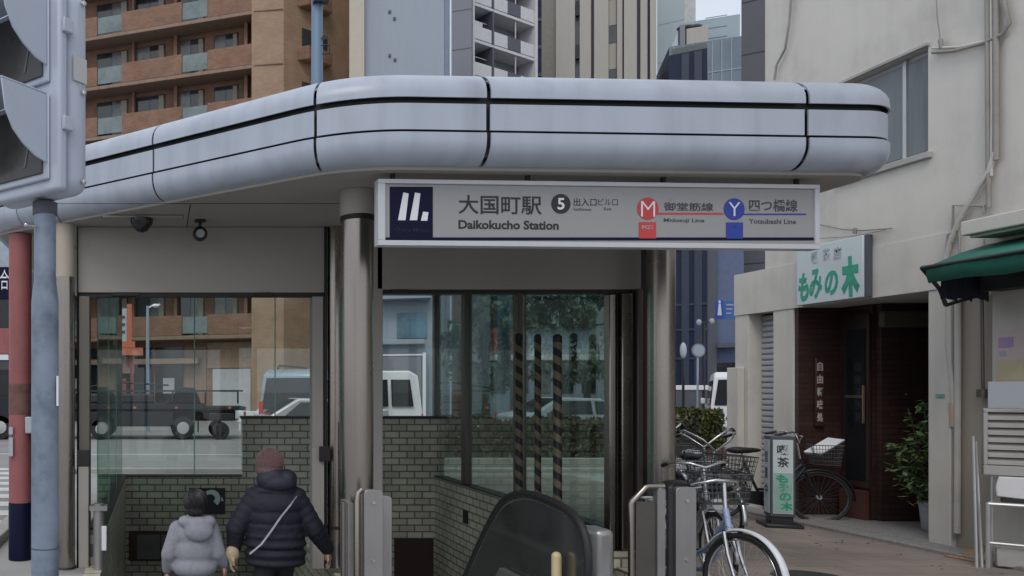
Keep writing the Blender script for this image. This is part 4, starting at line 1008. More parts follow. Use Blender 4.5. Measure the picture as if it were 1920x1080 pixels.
# window
W_ = rb('window', M_alu, 8.31,8.36,wy0+.001,wy1-.001,wz0+.001,wz1-.001)
mid = 8.90
rb('pane', mat('curtained_glass',(.15,.17,.18),.22,var=.25,scale=2.5,streak=.8,spec=.6), 8.296,8.309,wy0+.04,mid-.02,wz0+.05,wz1-.05,W_); rb('pane', bpy.data.materials['curtained_glass'], 8.29,8.309,mid+.02,wy1-.04,wz0+.05,wz1-.05,W_)
rb('mullion', M_alu, 8.28,8.309,mid-.02,mid+.02,wz0+.01,wz1-.01,W_)
rb('window_sill', M_conc, XF-.05,8.30,wy0-.05,wy1+.05,wz0-.07,wz0-.002,bevel=.008)
rb('window_hood', M_conc, XF-.04,XF-.002,wy0-.02,wy1+.05,wz1+.002,wz1+.03)
# shop recess
rb('brick_return', M_brown, XF+.02,8.76,10.30,10.358,.06,2.719)
rb('brick_wall', M_brownY, 8.74,9.6,9.83,10.299,.06,.62); rb('brick_wall', M_brownY, 8.76,9.6,9.84,10.299,.62,2.719)
rb('brick_wall', M_brown, 8.80,9.6,9.76,9.829,.06,2.719)
rb('recess_end', M_dark, 9.5,9.6,8.55,9.759,.06,2.719)
rb('threshold', M_stone, XF-.10,9.6,8.541,10.355,-.02,.058,bevel=.01)
dr = rb('shop_door', mat('dark_brown_frame',(.045,.024,.02),.45), 8.715,8.739,9.835,10.20,.45,2.60)
rb('door_glass', M_ink2, 8.70,8.714,9.88,10.15,.55,2.42,dr); rb('door_bar', M_bronze, 8.69,8.699,9.88,10.15,1.56,1.60,dr)
rb('pull_handle', mat('brass_handle',(.35,.25,.13),.4,.7), 8.66,8.68,9.85,9.87,1.25,1.72,dr)
rb('door_kick', mat('red_brown_kick',(.10,.04,.03),.6), 8.66,8.714,9.83,10.20,.06,.42,dr)
b = MB(); b.box(8.75,9.45,9.68,9.755,2.42,2.62); b.build('wall_lamp', mat('old_brass',(.10,.09,.06),.5), RB, bevel=.02)
# ledge
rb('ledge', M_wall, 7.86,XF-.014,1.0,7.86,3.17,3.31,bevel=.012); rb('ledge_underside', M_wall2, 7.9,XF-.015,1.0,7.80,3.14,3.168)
# plaque
p = thing('wooden_plaque', 'narrow vertical wooden plaque with white letters on dark brown brick', 'sign', (8.4,10.28,1.5))
a = at(1528,800,10.27); c = at(1545,672,10.27)
MB().box(a.x,c.x,10.255,10.298,a.z,c.z).build('board', mat('dark_wood',(.06,.026,.018),.4), p, bevel=.01)
for i,ch in enumerate('自由軒味処'):
    h = (c.z-a.z)/5.4
    text(ch,(a.x+.015,10.254,c.z-.02-(i+1)*h+.02),(1,0,0),(0,0,1),(c.x-a.x)*.62,h*.72,.004,.02).build('lettering', mat('chalk_white',(.55,.53,.5),.6) if i==0 else bpy.data.materials['chalk_white'], p, smooth=0)
# shop sign
p = thing('shop_signboard', 'white shop signboard with green brush letters and three grey characters above doorway', 'sign', (8.15,9.7,2.7))
sy0,sy1,sz0,sz1 = 9.23,10.19,2.735,3.45
MB().box(8.11,8.186,sy0,sy1,sz0,sz1).build('board', M_signw, p, bevel=.006)
MB().box(8.125,8.186,sy0-.04,sy0-.002,sz0-.0,sz1+.0).build('edge_channel', M_slate, p)
R_ = Vector((0,-1,0))
def ss(body, u0,u1,v0,v1,m,bold=0,shear=0): text(body,(8.109,sy1-u0*(sy1-sy0),sz0+v0*(sz1-sz0)),R_,UP,(u1-u0)*(sy1-sy0),(v1-v0)*(sz1-sz0),.003,bold,shear).build('lettering',m,p,smooth=0)
ss('喫',.24,.34,.69,.9,M_pale,.03); ss('茶',.42,.53,.70,.91,M_pale,.03); ss('店',.58,.70,.68,.9,M_pale,.03)
ss('も',.03,.20,.06,.56,M_grn,.045,.15); ss('み',.21,.41,.07,.60,M_grn,.03,.12); ss('の',.45,.65,.10,.52,M_grn,.035,.1); ss('木',.70,.96,.03,.70,M_grn,.075,-.05)
# pipes on the facade (parts of the building)
def fpt(px,py,X=8.15): return onX(px,py,X)
def pipe(pts, r, m, name='conduit', X=8.15): return MB().tube([fpt(a,b_,X) for a,b_ in pts], r, 8).build(name, m, RB, smooth=60)
M_pipe = mat('grey_conduit',(.30,.285,.26),.6,var=.2); M_pipew = mat('white_conduit',(.56,.54,.50),.5)
pipe([(1851,-60),(1852,150),(1854,390)],.020,M_pipe); pipe([(1867,-60),(1868,140),(1868,300)],.024,M_pipe); pipe([(1858,-60),(1860,200),(1859,330)],.012,M_pipew)
pipe([(1749,98),(1790,95),(1845,80),(1880,64),(1893,44),(1880,-10)],.020,M_pipe); pipe([(1749,90),(1800,88),(1850,76)],.014,M_pipew)
pipe([(1866,285),(1855,320),(1835,350),(1800,410),(1783,450),(1774,485)],.024,M_pipew)
pipe([(1786,455),(1787,385),(1845,386),(1845,400)],.012,M_pipe); pipe([(1774,485),(1776,440),(1798,432),(1800,480)],.010,M_pipe)
pipe([(1489,-80),(1480,40),(1472,92),(1456,122),(1452,150)],.014,M_pipe); pipe([(1754,-60),(1757,30),(1763,74)],.005,M_pipe); pipe([(1763,74),(1766,90)],.02,M_pipe,'junction_box')
pipe([(1533,420),(1580,430),(1620,432),(1672,428)],.008,M_pipe,'cable'); pipe([(1603,428),(1603,438)],.02,M_pipe,'cable_clip')
pipe([(1535,447),(1600,443),(1660,431)],.006,M_pipe,'cable')
# downpipe cluster in the alcove
def apipe(pts,r,m,name='downpipe'): return MB().tube([onX(a,b_,8.22) for a,b_ in pts], r, 10).build(name,m,RB,smooth=60)
apipe([(1795,460),(1796,610),(1795,1000)],.028,M_pipew); apipe([(1779,540),(1778,650),(1786,720),(1788,760)],.026,M_pipew); apipe([(1786,755),(1788,800)],.032,mat('peach_sleeve',(.5,.36,.27),.6)); apipe([(1788,800),(1787,900),(1788,1010)],.012,M_pipe)
apipe([(1841,540),(1843,735)],.014,M_bronze); apipe([(1843,730),(1843,745)],.05,M_bronze,'junction_box')
b = MB(); b.box(8.19,8.199,8.36,8.45,1.58,1.62); b.build('green_sticker', mat('mint_sticker',(.2,.45,.4),.5), RB, smooth=0)

# awning
A0 = Vector((7.58,7.92,2.86))
p = thing('green_awning', 'faded green canvas awning on a dark folding frame above the pipes', 'awning', (7.9,6.6,2.86))
M_canv = M_green
n_=14; vs=[]; fs=[]
for i in range(n_+1):
    t_=i/n_; y=7.90-t_*4.9
    for j,(x,z) in enumerate(((8.18,3.10),(7.9,3.0),(7.60,2.885),(7.56,2.86),(7.575,2.80),(7.60,2.71))):
        vs.append((x+.012*sin(i*1.7+j), y, z+.015*sin(i*2.1+j*1.3)+(.02*t_)))
for i in range(n_):
    for j in range(5): fs.append((i*6+j,i*6+j+1,(i+1)*6+j+1,(i+1)*6+j))
o = MB().add(vs,fs).build('canvas', M_canv, p, smooth=60); sm=o.modifiers.new('thick','SOLIDIFY'); sm.thickness=.006
b = MB(); b.tube([(7.56,7.94,2.87),(7.56,3.0,2.89)],.02,8); b.tube([(7.56,7.94,2.87),(7.74,7.94,2.66),(7.80,7.94,2.50)],.018,8); b.tube([(7.80,7.94,2.50),(8.19,7.94,2.62)],.018,8); b.tube([(7.62,7.935,2.80),(7.72,7.935,2.82)],.01,6); b.build('frame', M_blackm, p)
b = MB()
for i in range(9):
    x = 7.72+i*.052; b.extr([(x,7.90,2.84),(x+.05,7.90,2.86),(x+.05,7.90+.01*(i%2),2.57-.02*(i%3)),(x,7.90+.01*((i+1)%2),2.56)],(0,.006,0))
b.build('valance', mat('dark_valance',(.012,.014,.03),.8), p)
b = MB(); b.box(8.0,8.19,6.9,7.80,2.62,2.9); b.build('roller_box', M_dark, p)
# posters
p = thing('poster', 'pink and purple poster of a person in white pinned above a white board', 'poster', (8.19,7.6,1.9))
py0,py1,pz0,pz1 = 7.36,7.84,1.74,2.24
MB().box(8.19,8.199,py0,py1,pz0,pz1).build('sheet', mat('pink_paper',(.62,.50,.50),.5,var=.06,scale=6), p, smooth=0)
def pz(u0,u1,v0,v1,m,nm='printed_shape',lift=0): MB().box(8.187-lift,8.1895-lift,py1-u1*(py1-py0),py1-u0*(py1-py0),pz0+v0*(pz1-pz0),pz0+v1*(pz1-pz0)).build(nm,m,p,smooth=0)
M_lil = mat('lilac_print',(.42,.30,.50),.5); M_yel = mat('cream_print',(.60,.52,.34),.5)
pz(.02,.55,.02,.42,M_yel); pz(.06,.34,.66,.86,M_lil); pz(.08,.20,.50,.6,M_pale)
def blobp(u,v,ru,rv,m,nm):
    c = Vector((8.186,py1-u*(py1-py0),pz0+v*(pz1-pz0))); MB().extr([c+Vector((0,ru*cos(2*pi*i/20),rv*sin(2*pi*i/20))) for i in range(20)],(-.002,0,0)).build(nm,m,p,smooth=0)
M_skin0 = mat('printed_skin',(.50,.33,.25),.5); M_hair0 = mat('printed_hair',(.07,.05,.05),.5)
blobp(.70,.44,.055,.10,M_wht,'printed_dress'); blobp(.66,.76,.030,.045,M_skin0,'printed_face'); blobp(.60,.28,.03,.04,M_skin0,'printed_arm'); pz(.58,.80,.85,.92,M_hair0,'printed_hair'); pz(.62,.72,.46,.52,M_lil,'printed_belt')
p = thing('white_board', 'plain white board leaning on the wall above the louvred unit', 'board', (8.15,7.5,1.5))
MB().box(8.13,8.17,7.2,7.86,1.48,1.74).build('panel', M_wht, p, bevel=.006); MB().box(8.128,8.172,7.2,7.86,1.46,1.479).build('lower_edge', M_pale, p)
# louvred unit on its stand, turned towards the street corner
LO = Vector((7.72,7.50,0)); LA = radians(-38)
p = thing('louvred_unit', 'old grey cooler unit with seven dusty louvres resting on steel stand', 'cooler', (7.72,7.5,.0), LA); Ml = PM[p.name]
M_lou = mat('dusty_grey_paint',(.40,.39,.375),.6,var=.12)
za, zc, lw_ = .865, 1.485, .50
b = MB(); b.box(0,lw_,0,.11,za,za+.09); b.box(0,lw_,0,.11,zc-.035,zc); b.box(0,.03,0,.11,za+.0905,zc-.0355); b.box(lw_-.2,lw_,0,.11,za+.0905,zc-.0355); b.box(.031,lw_-.201,.09,.11,za+.0905,zc-.0355)
b.xf(Ml).build('casing', M_lou, p, bevel=.006)
lv = MB(); nl=7; zz0=za+.095; zz1=zc-.04; st2=(zz1-zz0)/nl
for i in range(nl):
    z = zz0+st2*i
    lv.extr([(.032,.006,z+.004),(.032,.008,z+st2*.42),(.032,.05,z+st2*.95),(.032,.05,z+st2*.8)],(lw_-.235,0,0))
lv.xf(Ml).build('louvre', M_lou, p, smooth=0)
MB().box(.032,lw_-.202,.06,.089,za+.092,zc-.037).xf(Ml).build('dark_inside', mat('dark_backing',(.07,.066,.058),.9), p, smooth=0)  # plain dark sheet behind the louvres
p = thing('steel_stand', 'pale steel frame stand with white cloth under the louvred cooler', 'stand', (7.70,7.44,0), LA); Ml = PM[p.name]
b = MB(); zt_ = .60
for (x,y) in ((0,0),(.5,0),(.04,.13),(.48,.13)): b.tube([(x,y,0),(x,y,zt_)],.017,8)
b.tube([(0,0,zt_),(.5,0,zt_)],.018,8); b.tube([(0,0,.24),(.5,0,.23)],.014,8); b.tube([(0,0,zt_),(.04,.13,zt_)],.016,8)
for x in (.04,.46): b.tube([(x,.10,zt_),(x,.10,za-.002)],.012,8)
b.xf(Ml).build('frame', M_alu, p)
MB().extr([(.06,.03,.67),(.5,.03,.63),(.5,.03,.855),(.075,.03,.855),(.055,.03,.76)],(0,.09,0)).xf(Ml).build('white_cloth', M_white, p, bevel=.01)
MB().box(.10,.5,.025,.13,.62,.66).xf(Ml).build('gap_strip', M_blackm, p)  # added black strip, stands for the dark gap below the cloth
MB().box(.06,.5,.03,.12,.02,.20).xf(Ml).build('grey_crate', M_lou, p, bevel=.01)
def lp(px,py): return at(px,py,7.5)
ly = 7.5
p = thing('leaning_poles', 'two thin pale rods leaning against the wall beside the stand', 'rods', (7.75,7.6,0))
for d in (0,.05): MB().tube([(lp(1825,0).x+d,ly-.03,0),(lp(1845,0).x+d*.5,ly+.1,1.22-d)],.012,8).build('rod', M_alu, p)
for (px,py,w_,h_,rz,lab) in ((1835,1050,.20,.36,.3,'flat torn piece of brown cardboard on the pavement'),(1870,1044,.30,.14,-.2,'folded brown cardboard box flattened beside the stand leg')):
    Yc = 1500*1.65/(py-733); x = (px-300)/1500*Yc
    p = thing('cardboard', lab, 'cardboard', (x,Yc,0), rz, 'cardboard scraps by the wall'); Mx = PM[p.name]
    MB().extr([(-w_,-h_/2,.006),(w_*.8,-h_/2-.03,.006),(w_,h_/2,.006),(-w_*.7,h_/2+.02,.006)],(0,0,.012 if w_<.25 else .05)).xf(Mx).build('sheet', M_card, p, bevel=.003)
    MB().extr([(-w_*.3,-h_/2,.02 if w_<.25 else .058),(w_*.7,-h_/2,.02 if w_<.25 else .058),(w_*.8,h_/3,.05 if w_<.25 else .10),(-w_*.3,h_/3,.05 if w_<.25 else .10)],(0,0,.006)).xf(Mx).build('flap', M_card, p)

# potted plant
p = thing('potted_plant', 'tall leafy potted plant beside the dark shop doorway pillar', 'plant', (8.7,9.05,.058))
MB().lathe([(.10,.0),(.115,.02),(.14,.30),(.15,.30),(.15,.33),(.12,.33)],(8.77,9.05,.06),24).build('pot', M_pot, p)
MB().lathe([(.119,.325),(.02,.33)],(8.77,9.05,.06),20).build('soil', M_soil, p)
rnd = random.Random(11); st2 = MB(); cl=[]
for i in range(8):
    th = rnd.uniform(0,2*pi); top_ = Vector((8.60+rnd.uniform(-.12,.12), 9.05+rnd.uniform(-.14,.14), rnd.uniform(.8,1.50)))
    st2.tube([(8.77,9.05,.38),((8.72+top_.x)/2,(9.03+top_.y)/2,.32+(top_.z-.32)*.55),tuple(top_)],[.014,.011,.005],6); 
    for k_ in range(6): f=.35+.65*k_/5; cl.append(Vector((8.66,9.03,.25)).lerp(top_,f)+Vector((rnd.uniform(-.1,.1),rnd.uniform(-.1,.1),rnd.uniform(-.05,.05))))
st2.build('stem', M_bark, p)
lf = MB()
for c in cl:
    for _ in range(9):
        o = c+Vector((rnd.gauss(0,.055),rnd.gauss(0,.055),rnd.gauss(0,.06))); s=rnd.uniform(.03,.055)
        d = Vector((rnd.gauss(0,1),rnd.gauss(0,1),rnd.gauss(-.2,.6))).normalized(); u = d.cross(Vector((rnd.gauss(0,.3),rnd.gauss(0,.3),1))).normalized(); nn = d.cross(u)
        lf.add([o-d*s*1.1, o-d*s*.2+u*s*.55+nn*s*.1, o+d*s*1.3, o-d*s*.2-u*s*.55+nn*s*.1, o+nn*s*-.12],[(0,1,4),(1,2,4),(2,3,4),(3,0,4)])
lf.build('foliage', leafmat('leaf_shrub',(.11,.18,.06)), p, smooth=0)

# standing signboard
p = thing('standing_sign', 'two sided standing light box with green lettering beside the bicycles', 'signboard', (7.55,9.75,0), radians(-22)); Mx = PM[p.name]
MB().box(-.19,.19,-.2,.2,.0,.05).xf(Mx).build('base', M_blackm, p, bevel=.015)
MB().box(-.11,.11,-.1,.1,.05,.13).xf(Mx).build('foot', M_blackm, p)
MB().box(-.125,.125,-.12,.12,.131,1.10).xf(Mx).build('cabinet', M_slate, p, bevel=.006)
M_mint = mat('mint_face',(.34,.52,.46),.4,var=.1)
f = MB().box(-.10,.10,-.126,-.1205,.17,1.06).xf(Mx).build('front_face', M_signw, p); MB().box(-.095,.095,-.1285,-.1262,.18,.66).xf(Mx).build('mint_panel', M_mint, f)
f2 = MB().box(-.131,-.1255,-.095,.095,.17,1.06).xf(Mx).build('side_face', M_signw, p)
def ft(body,x0,x1,za,zb,m,bold): text(body,Mx@Vector((x0,-.1263 if za>.66 else -.1288,za)),Mx.to_3x3()@Vector((1,0,0)),UP,x1-x0,zb-za,.002,bold).build('lettering',m,f,smooth=0)
ft('喫',-.06,.06,.88,1.0,M_grey,.02); ft('茶',-.06,.06,.73,.85,M_grey,.02)
for i,ch in enumerate('もみの木'): ft(ch,-.07+.015*i,.05+.015*i,.54-.11*i,.645-.11*i,M_grn,.05)
for i,ch in enumerate('営業中'): text(ch,Mx@Vector((-.1313,.06,.78-.2*i)),Mx.to_3x3()@Vector((0,-1,0)),UP,.11,.14,.002,.01).build('lettering',M_grey,f2,smooth=0)

# ================================================================ BICYCLES
def bicycle(label, loc, rz, M_f, steer=0, basket='front', fender=None, white_saddle=False, lamp_w=True, r=.325, tilt=0, cover=None, hb=1.08, bar=1.0):
    t = thing('bicycle', label, 'bicycle', loc, rz, 'bicycles parked in front of the white building'); Mx = PM[t.name] @ Matrix.Rotation(tilt,4,'X'); fender = fender or M_chrome
    wb = .54
    def B(m, name, mt, par=t, sm=60, M2=None): return m.xf(Mx @ M2 if M2 is not None else Mx).build(name, mt, par, smooth=sm)
    ht = Vector((.36,0,.80)); hbm = Vector((.41,0,.64)); bb = Vector((-.06,0,.28)); sc = Vector((-.24,0,.74)); rh = Vector((-wb,0,r)); fh = Vector((wb,0,r))
    # frame
    m = MB(); m.tube([ht, hbm], .022, 10); m.tube([hbm+Vector((-.005,0,.05)), (.22,0,.42), (.08,0,.30), bb], [.024,.024,.024,.022], 10)
    m.tube([hbm+Vector((-.02,0,.11)), (.18,0,.50), (.0,0,.40), (-.11,0,.40)], .018, 10); m.tube([bb, sc], .017, 10)
    for s in (-1,1): m.tube([bb+Vector((0,s*.03,0)), rh+Vector((0,s*.065,0))], .011, 8); m.tube([sc+Vector((0.01,s*.015,-.05)), rh+Vector((0,s*.065,0))], .009, 8)
    B(m,'frame',M_f)
    # steering
    ax = (ht-hbm).normalized(); RS = Matrix.Translation(hbm) @ Matrix.Rotation(steer,4,ax) @ Matrix.Translation(-hbm)
    def wheel(c, M2, nm):
        w = MB(); w.ring(c, r-.016, .019, 'y', 48, 8); wo_ = B(w,nm,M_black,M2=M2)
        w = MB(); w.ring(c, r-.040, .011, 'y', 48, 6); B(w,'rim',M_wire if M_f is M_bikek else M_chrome,wo_,M2=M2)
        w = MB()
        for i in range(28):
            a = 2*pi*i/28; o = .018*(1 if i%2 else -1); a2 = a+.35*(1 if (i//2)%2 else -1)
            w.tube([c+Vector((.02*cos(a2),o,.02*sin(a2))), c+Vector(((r-.05)*cos(a),0,(r-.05)*sin(a)))], .0016, 4, caps=False)
        B(w,'spokes',M_wire if M_f is M_bikek else M_alu,wo_,M2=M2)
        w = MB(); w.lathe([(.02,-.045),(.028,-.03),(.016,-.02),(.016,.02),(.028,.03),(.02,.045)],c,14,'y'); B(w,'hub',M_alu,wo_,M2=M2)
        return wo_
    I4 = Matrix.Identity(4)
    wheel(rh,I4,'rear_wheel'); wheel(fh,RS,'front_wheel')
    def fend(c,a0,a1,M2):
        m = MB(); vs=[]; fs=[]; n=26
        for i in range(n+1):
            a=a0+(a1-a0)*i/n
            for (dr,dy) in ((0,-.028),(.012,-.018),(.016,0),(.012,.018),(0,.028)): vs.append(c+Vector(((r+.018+dr)*cos(a),dy,(r+.018+dr)*sin(a))))
        for i in range(n):
            for j in range(4): fs.append((i*5+j,i*5+j+1,i*5+6+j,i*5+5+j))
        m.add(vs,fs); o = B(m,'mudguard',fender,M2=M2); q=o.modifiers.new('thick','SOLIDIFY'); q.thickness=.003
    fend(rh,radians(20),radians(200),I4); fend(fh,radians(-5),radians(150),RS)
    # fork, stem, handlebar
    m = MB()
    for s in (-1,1): m.tube([hbm+Vector((.0,s*.045,.0)), hbm+Vector((.05,s*.05,-.15)), fh+Vector((0,s*.055,0))],[.015,.013,.010],8)
    m.tube([hbm+Vector((0,-.045,0)),hbm+Vector((0,.045,0))],.018,8); B(m,'fork',M_chrome if M_f is not M_bikek else M_f,M2=RS)
    m = MB(); m.tube([ht, ht+Vector((-.03,0,.20))],.013,8); s0=ht+Vector((-.03,0,.20)); dz=hb-1.0
    m.tube([(s0.x-.26*bar,-.29*bar,s0.z+.02+dz),(s0.x-.10*bar,-.27*bar,s0.z+.06+dz),(s0.x+.02,-.14*bar,s0.z+.05+dz*.5),(s0.x+.03,0,s0.z),(s0.x+.02,.14*bar,s0.z+.05+dz*.5),(s0.x-.10*bar,.27*bar,s0.z+.06+dz),(s0.x-.26*bar,.29*bar,s0.z+.02+dz)],.0115,8)
    hbar = B(m,'handlebar',M_chrome,M2=RS)
    for s in (-1,1):
        m = MB(); m.tube([(s0.x-.28*bar,s*.292*bar,s0.z+.018+dz),(s0.x-.16*bar,s*.278*bar,s0.z+.048+dz)],.017,8); B(m,'grip',M_black,hbar,M2=RS)
        m = MB(); m.tube([(s0.x-.05*bar,s*.24*bar,s0.z+.04+dz),(s0.x-.20*bar,s*.30*bar,s0.z+.01+dz)],.006,6); B(m,'brake_lever',M_alu,hbar,M2=RS)
    # saddle
    m = MB(); m.tube([sc-Vector((0,0,.03)), sc+Vector((-.02,0,.12))],.012,8); B(m,'seat_post',M_chrome)
    m = MB(); m.ell((-.30,0,.89),(.13,.105,.045)); m.ell((-.17,0,.895),(.12,.045,.032)); m.ell((-.24,0,.89),(.13,.07,.04)); B(m,'saddle',M_bikew if white_saddle else M_black)
    # chain guard, crank, pedals
    m = MB(); m.extr([(-wb-.04,-.055,r+.05),(-.02,-.06,.28+.10),(.05,-.06,.34),(.06,-.06,.25),(-.02,-.06,.19),(-wb-.04,-.055,r-.04)],(0,-.02,0)); B(m,'chain_guard',M_rust if cover=='rust' else M_f,sm=30)
    m = MB(); m.tube([bb+Vector((0,-.09,0)),bb+Vector((.12,-.1,-.11))],.010,8); m.tube([bb+Vector((0,.09,0)),bb+Vector((-.12,.1,.11))],.010,8); m.tube([bb+Vector((0,-.09,0)),bb+Vector((0,.09,0))],.014,8); cr=B(m,'crank',M_chrome)
    for s in (-1,1):
        m = MB(); c=bb+Vector((-s*.12,s*.15,s*.11)); m.box(c.x-.045,c.x+.045,c.y-.04,c.y+.04,c.z-.012,c.z+.012); B(m,'pedal',M_black,cr,sm=0)
    # rear rack
    m = MB()
    for s in (-1,1): m.tube([(-.30,s*.02,.70),(-.36,s*.06,.73),(-.80,s*.06,.73),(-.82,0,.73)],.007,6); m.tube([(-.66,s*.06,.73),rh+Vector((0,s*.07,0))],.006,6)
    for i in range(4): m.tube([(-.42-.11*i,-.06,.73),(-.42-.11*i,.06,.73)],.005,6)
    B(m,'rack',M_alu)
    m = MB(); m.box(-.895,-.875,-.03,.03,.55,.61); B(m,'reflector',M_red,sm=0)
    m = MB()
    for s in (-1,1): m.tube([rh+Vector((0,s*.07,0)),rh+Vector((-.04,s*.12,-r+.01))],.009,6)
    m.tube([rh+Vector((-.04,-.12,-r+.012)),rh+Vector((-.04,.12,-r+.012))],.008,6); B(m,'kickstand',M_alu)
    if lamp_w:
        m = MB(); m.lathe([(.02,-.06),(.04,-.02),(.048,.03),(.046,.045)],(.54,0,.72),18,'x'); B(m,'headlight',M_bikew,M2=RS)
    def basket_at(cx, z0, z1, lx, ly, M2, wide=1.18):
        m = MB(); rw=.0035
        for k in range(6):
            f=k/5; s_=1+(wide-1)*f; z=z0+(z1-z0)*f; a,b2=lx/2*s_,ly/2*s_
            m.tube([(cx-a,-b2,z),(cx+a,-b2,z),(cx+a,b2,z),(cx-a,b2,z)], rw*(1.8 if k==5 else 1), 5, closed=True)
        for i in range(11):
            f=-1+2*i/10
            for s in (-1,1):
                m.tube([(cx+f*lx/2,s*ly/2,z0),(cx+f*lx/2*wide,s*ly/2*wide,z1)],rw*.8,4,caps=False); m.tube([(cx+s*lx/2,f*ly/2,z0),(cx+s*lx/2*wide,f*ly/2*wide,z1)],rw*.8,4,caps=False)
            m.tube([(cx+f*lx/2,-ly/2,z0),(cx+f*lx/2,ly/2,z0)],rw*.8,4,caps=False)
        return B(m,'basket',M_wire,M2=M2)
    if basket in ('front','both'): basket_at(.60,.74,.98,.25,.31,RS)
    if basket in ('rear','both'): basket_at(-.62,.745,.97,.33,.30,I4)
    return t
def head(a): return radians(a)
# near bicycle: light blue frame, front wheel turned towards the street
bicycle('light blue step through bicycle nearest the camera with rusty chain guard',(4.12,6.135,0),head(-96),M_bikeb,steer=head(15),basket=None,hb=.90,bar=.62,fender=M_bikew,cover='rust',lamp_w=False)
bicycle('silver bicycle with wire basket and white lamp directly behind the light blue one',(4.66,7.12,0),head(-97),M_bikes,steer=head(-6),basket='front',lamp_w=True,hb=.98,bar=.8)
bicycle('silver bicycle with turned handlebar and white saddle beside the standing sign',(6.42,9.55,0),head(-112),M_bikes,steer=head(-15),basket='both',white_saddle=True,hb=1.14)
bicycle('dark bicycle with deep wire baskets in the middle of the parked row',(6.05,8.95,0),head(-104),M_bikek,steer=head(12),basket='front',hb=1.14,lamp_w=True)
bicycle('bicycle farthest back in the row beside the hedge and end pillar',(7.35,11.9,0),head(-100),M_bikes,steer=head(5),basket='both',hb=1.12)
bicycle('black bicycle leaning by the shop door with a white panel over its basket',(7.69,10.13,0),head(-20),M_bikek,steer=head(-8),basket='front',fender=M_bikek,lamp_w=False,tilt=head(-3))
p = thing('menu_sheet', 'tilted white menu sheet resting across the black bicycle basket', 'menu', (8.25,9.9,1.0))
a,c,d,e = at(1507,848,9.95),at(1541,852,9.85),at(1584,826,9.9),at(1552,822,10.05)
MB().extr([a,c,d,e],(0,0,.014)).build('sheet', M_wht, p, bevel=.003)
b = MB(); b.extr([a+Vector((.01,0,-.02)),c+Vector((0,0,-.02)),d+Vector((0,0,-.02)),e+Vector((0,0,-.02))],(0,0,.018)); b.build('backing', M_slate, p)
# ================================================================ TRAFFIC SIGNAL (close, left) AND ITS POLE
p = thing('signal_pole', 'mottled blue grey steel signal pole in the left foreground', 'pole', (-.385,2.70,0))
px_,py_ = -.388,2.70
MB().lathe([(.046,0),(.046,1.93),(.046,1.95),(.0365,2.03),(.0365,2.285)],(px_,py_,0),36).build('shaft', M_pole, p, smooth=60)
MB().lathe([(.047,1.12),(.047,1.124)],(px_,py_,0),36).build('seam', M_slate, p)
MB().lathe([(.042,2.245),(.042,2.284)],(px_,py_,0),36).build('clamp', M_slate, p)
b = MB(); b.tube([(px_-.03,py_-.035,2.20),(px_-.055,py_-.05,2.20)],.006,8); b.ell((px_-.055,py_-.05,2.20),.008); b.build('bolt', M_chrome, p)
MB().box(px_+.042,px_+.049,py_-.03,py_-.02,1.60,1.70).build('sticker_edge', M_white, p)
TS = thing('pedestrian_signal', 'pale grey two lamp pedestrian traffic signal with hooded lenses on a pole', 'traffic light', (-.42,2.70,2.29), radians(-40)); Mx = PM[TS.name]
MB().box(-.19,.19,-.03,.075,.0,.655).xf(Mx).build('housing', M_sig, TS, bevel=.045, seg=5)
MB().box(-.192,.192,-.068,-.031,-.002,.657).xf(Mx).build('door_flange', M_sig, TS, bevel=.012, seg=3)
b = MB()
for z in (.52,.21): b.box(.1925,.205,-.06,-.02,z-.022,z+.022)
b.xf(Mx).build('hinge', M_sig, TS, bevel=.003)
b = MB()
for z in (.04,.33,.62): b.lathe([(.009,0),(.009,.006),(.004,.008)],(.1925,.035,z),10,'x')
b.xf(Mx).build('bolt', M_chrome, TS)
MB().box(.1925,.1945,-.01,.05,.36,.44).xf(Mx).build('maker_plate', M_alu, TS)
for i,z in enumerate((.345,.035)):
    fr = MB(); fr.box(-.15,.15,-.080,-.069,z,z+.27); f_ = fr.xf(Mx).build('lens_frame', M_sig, TS, bevel=.01)
    MB().box(-.128,.128,-.086,-.0805,z+.02,z+.25).xf(Mx).build('lens', M_lens, f_, bevel=.01)
    hd = MB(); th=.006
    for s in (-1,1):
        pts=[(-.081,z+.05),(-.13,z+.062),(-.18,z+.09),(-.22,z+.125),(-.25,z+.18),(-.265,z+.268),(-.081,z+.268)]
        hd.extr([(s*.148,y,zz) for y,zz in pts],(-s*th,0,0))
    hd.box(-.148,.148,-.265,-.081,z+.268,z+.275)
    hd.xf(Mx).build('visor', M_sig, f_, bevel=.003)
    MB().extr([(.05,-.088,z+.05),(.09,-.088,z+.2),(.085,-.088,z+.2),(.04,-.088,z+.05)],(0,.001,0)).xf(Mx).build('painted_reflection', mat('lens_reflection_tone',(.08,.12,.10),.2) if i==0 else bpy.data.materials['lens_reflection_tone'], f_)  # slanted reflection streak, painted on the lens as a thin lighter strip
# red post
p = thing('red_post', 'faded red steel post with black base left of the signal pole', 'post', (-1.37,7.85,0))
MB().lathe([(.115,0),(.115,.55),(.112,.56)],(-1.37,7.85,0),28).build('base', M_navy, p, smooth=60)
MB().lathe([(.111,.561),(.111,3.18)],(-1.37,7.85,0),28).build('shaft', M_redp, p, smooth=60)
MB().lathe([(.113,1.42),(.113,1.72)],(-1.37,7.85,0),28).build('worn_band', mat('worn_brown',(.16,.08,.07),.7,var=.35,scale=8), p, smooth=60)
MB().box(-1.30,-1.18,7.70,7.76,1.24,1.40).build('push_button_box', M_pale, p, bevel=.01)
b = MB(); b.box(-1.46,-1.42,7.72,7.745,1.02,1.20); b.box(-1.46,-1.42,7.72,7.745,1.23,1.30); b.build('paper_scrap', M_pale, p)

